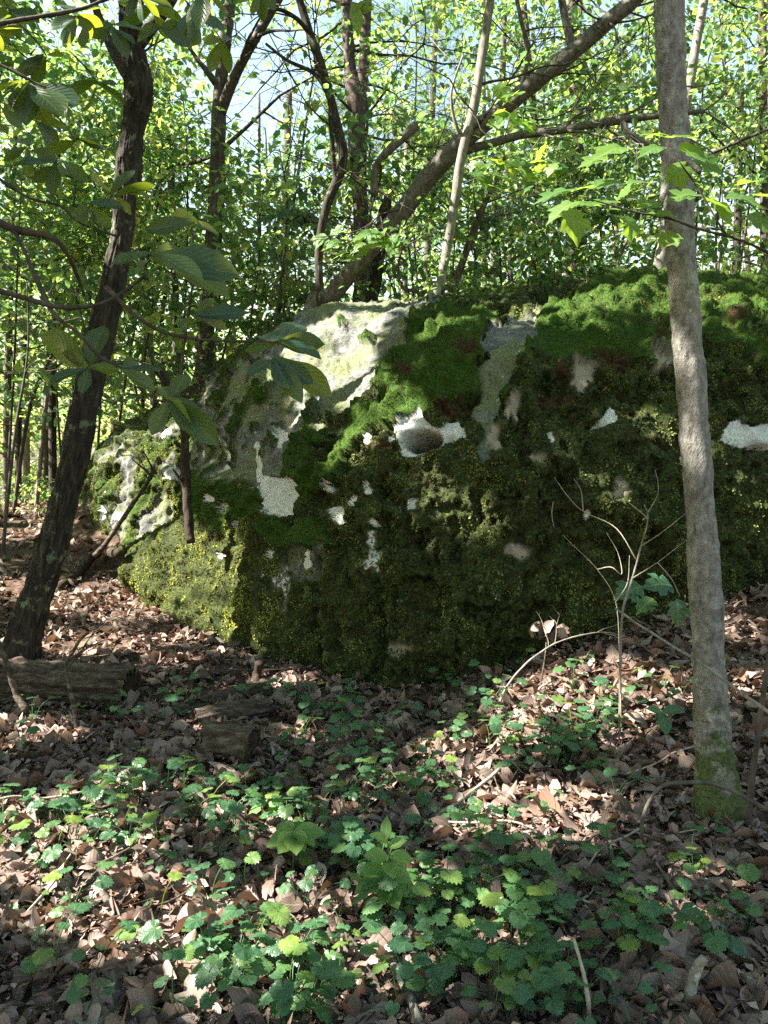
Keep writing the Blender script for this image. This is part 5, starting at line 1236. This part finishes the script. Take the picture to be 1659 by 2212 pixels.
# ------------------------------------------------------------------ grass on the bank and undergrowth
def blades(n, xs, ys, h, seed, mat, name, label, cat, zoff=0.):
    r = np.random.default_rng(seed)
    cx = r.uniform(*xs, n // 14); cy = r.uniform(*ys, n // 14); i = r.integers(0, len(cx), n)
    x = cx[i] + r.normal(size=n) * .07; y = cy[i] + r.normal(size=n) * .07
    P = np.stack([x, y, gz(x, y) + zoff], -1); d = np.stack([r.normal(size=n) * .35, r.normal(size=n) * .35, np.ones(n)], -1)
    TV = np.array([[0, -.012, 0], [0, .012, 0], [.5, .010, .04], [.5, -.010, .04], [1, .001, .22], [1, -.001, .22]])
    V, F = scatter(TV, [[0, 1, 2, 3], [3, 2, 4, 5]], P, basis(d, r.normal(size=(n, 3))), r.uniform(*h, n))
    luv = np.c_[np.tile(TV[:, :2], (n, 1)), np.repeat(r.random(n), 6)]
    return tag(add(name, mesh_np(name, V, F, mat, {'luv': luv}, False)), label, cat, None, 'stuff')
blades(7000, (1.2, 6.0), (8.0, 11.5), (.5, 1.0), 3, M_GRASS, 'grass', 'tall dry grass on the bank beyond the boulder top', 'grass')
r = np.random.default_rng(55); n = 1300
x = r.uniform(-15, -4.2, n); y = r.uniform(9.5, 28, n); k = ~((x > -5.4) & (y < 11.5)); x, y = x[k], y[k]
cen = np.stack([x, y, gz(x, y) + r.uniform(.08, .45, len(x))], -1)
Q, Nn, S, fw = sprays(cen, r.uniform(.15, .4, len(x)), 12, r, (.06, .11), .2)
x2 = r.uniform(-22, -5.5, 420); y2 = r.uniform(17, 34, 420); c2 = np.stack([x2, y2, gz(x2, y2) + r.uniform(.2, 2.8, 420)], -1)
Q2, N2, S2, f2 = sprays(c2, r.uniform(.35, .7, 420), 14, r, (.12, .2), .3); Q, Nn, S, fw = np.vstack([Q, Q2]), np.vstack([Nn, N2]), np.append(S, S2), np.vstack([fw, f2])
ok = ~shades_fleck(Q); V, F, att_ = leaves_mesh(Q[ok], Nn[ok], S[ok], r, fw[ok])
tag(add('undergrowth', mesh_np('undergrowth', V, F, M_BG, att_, False)), 'low green undergrowth on the floor of the sunlit wood', 'undergrowth', None, 'stuff')
r = np.random.default_rng(56); n = 420
x = r.uniform(-3.5, 8, n); y = r.uniform(9.2, 14, n)
cen = np.stack([x, y, gz(x, y) + r.uniform(.05, .9, n)], -1)
Q, Nn, S, fw = sprays(cen, r.uniform(.2, .45, n), 13, r, (.06, .11), .25)
V, F, att_ = leaves_mesh(Q, Nn, S, r, fw)
tag(add('undergrowth', mesh_np('undergrowth', V, F, M_BG, att_, False)), 'bushy green undergrowth on the bank behind the boulder top', 'undergrowth', None, 'stuff')
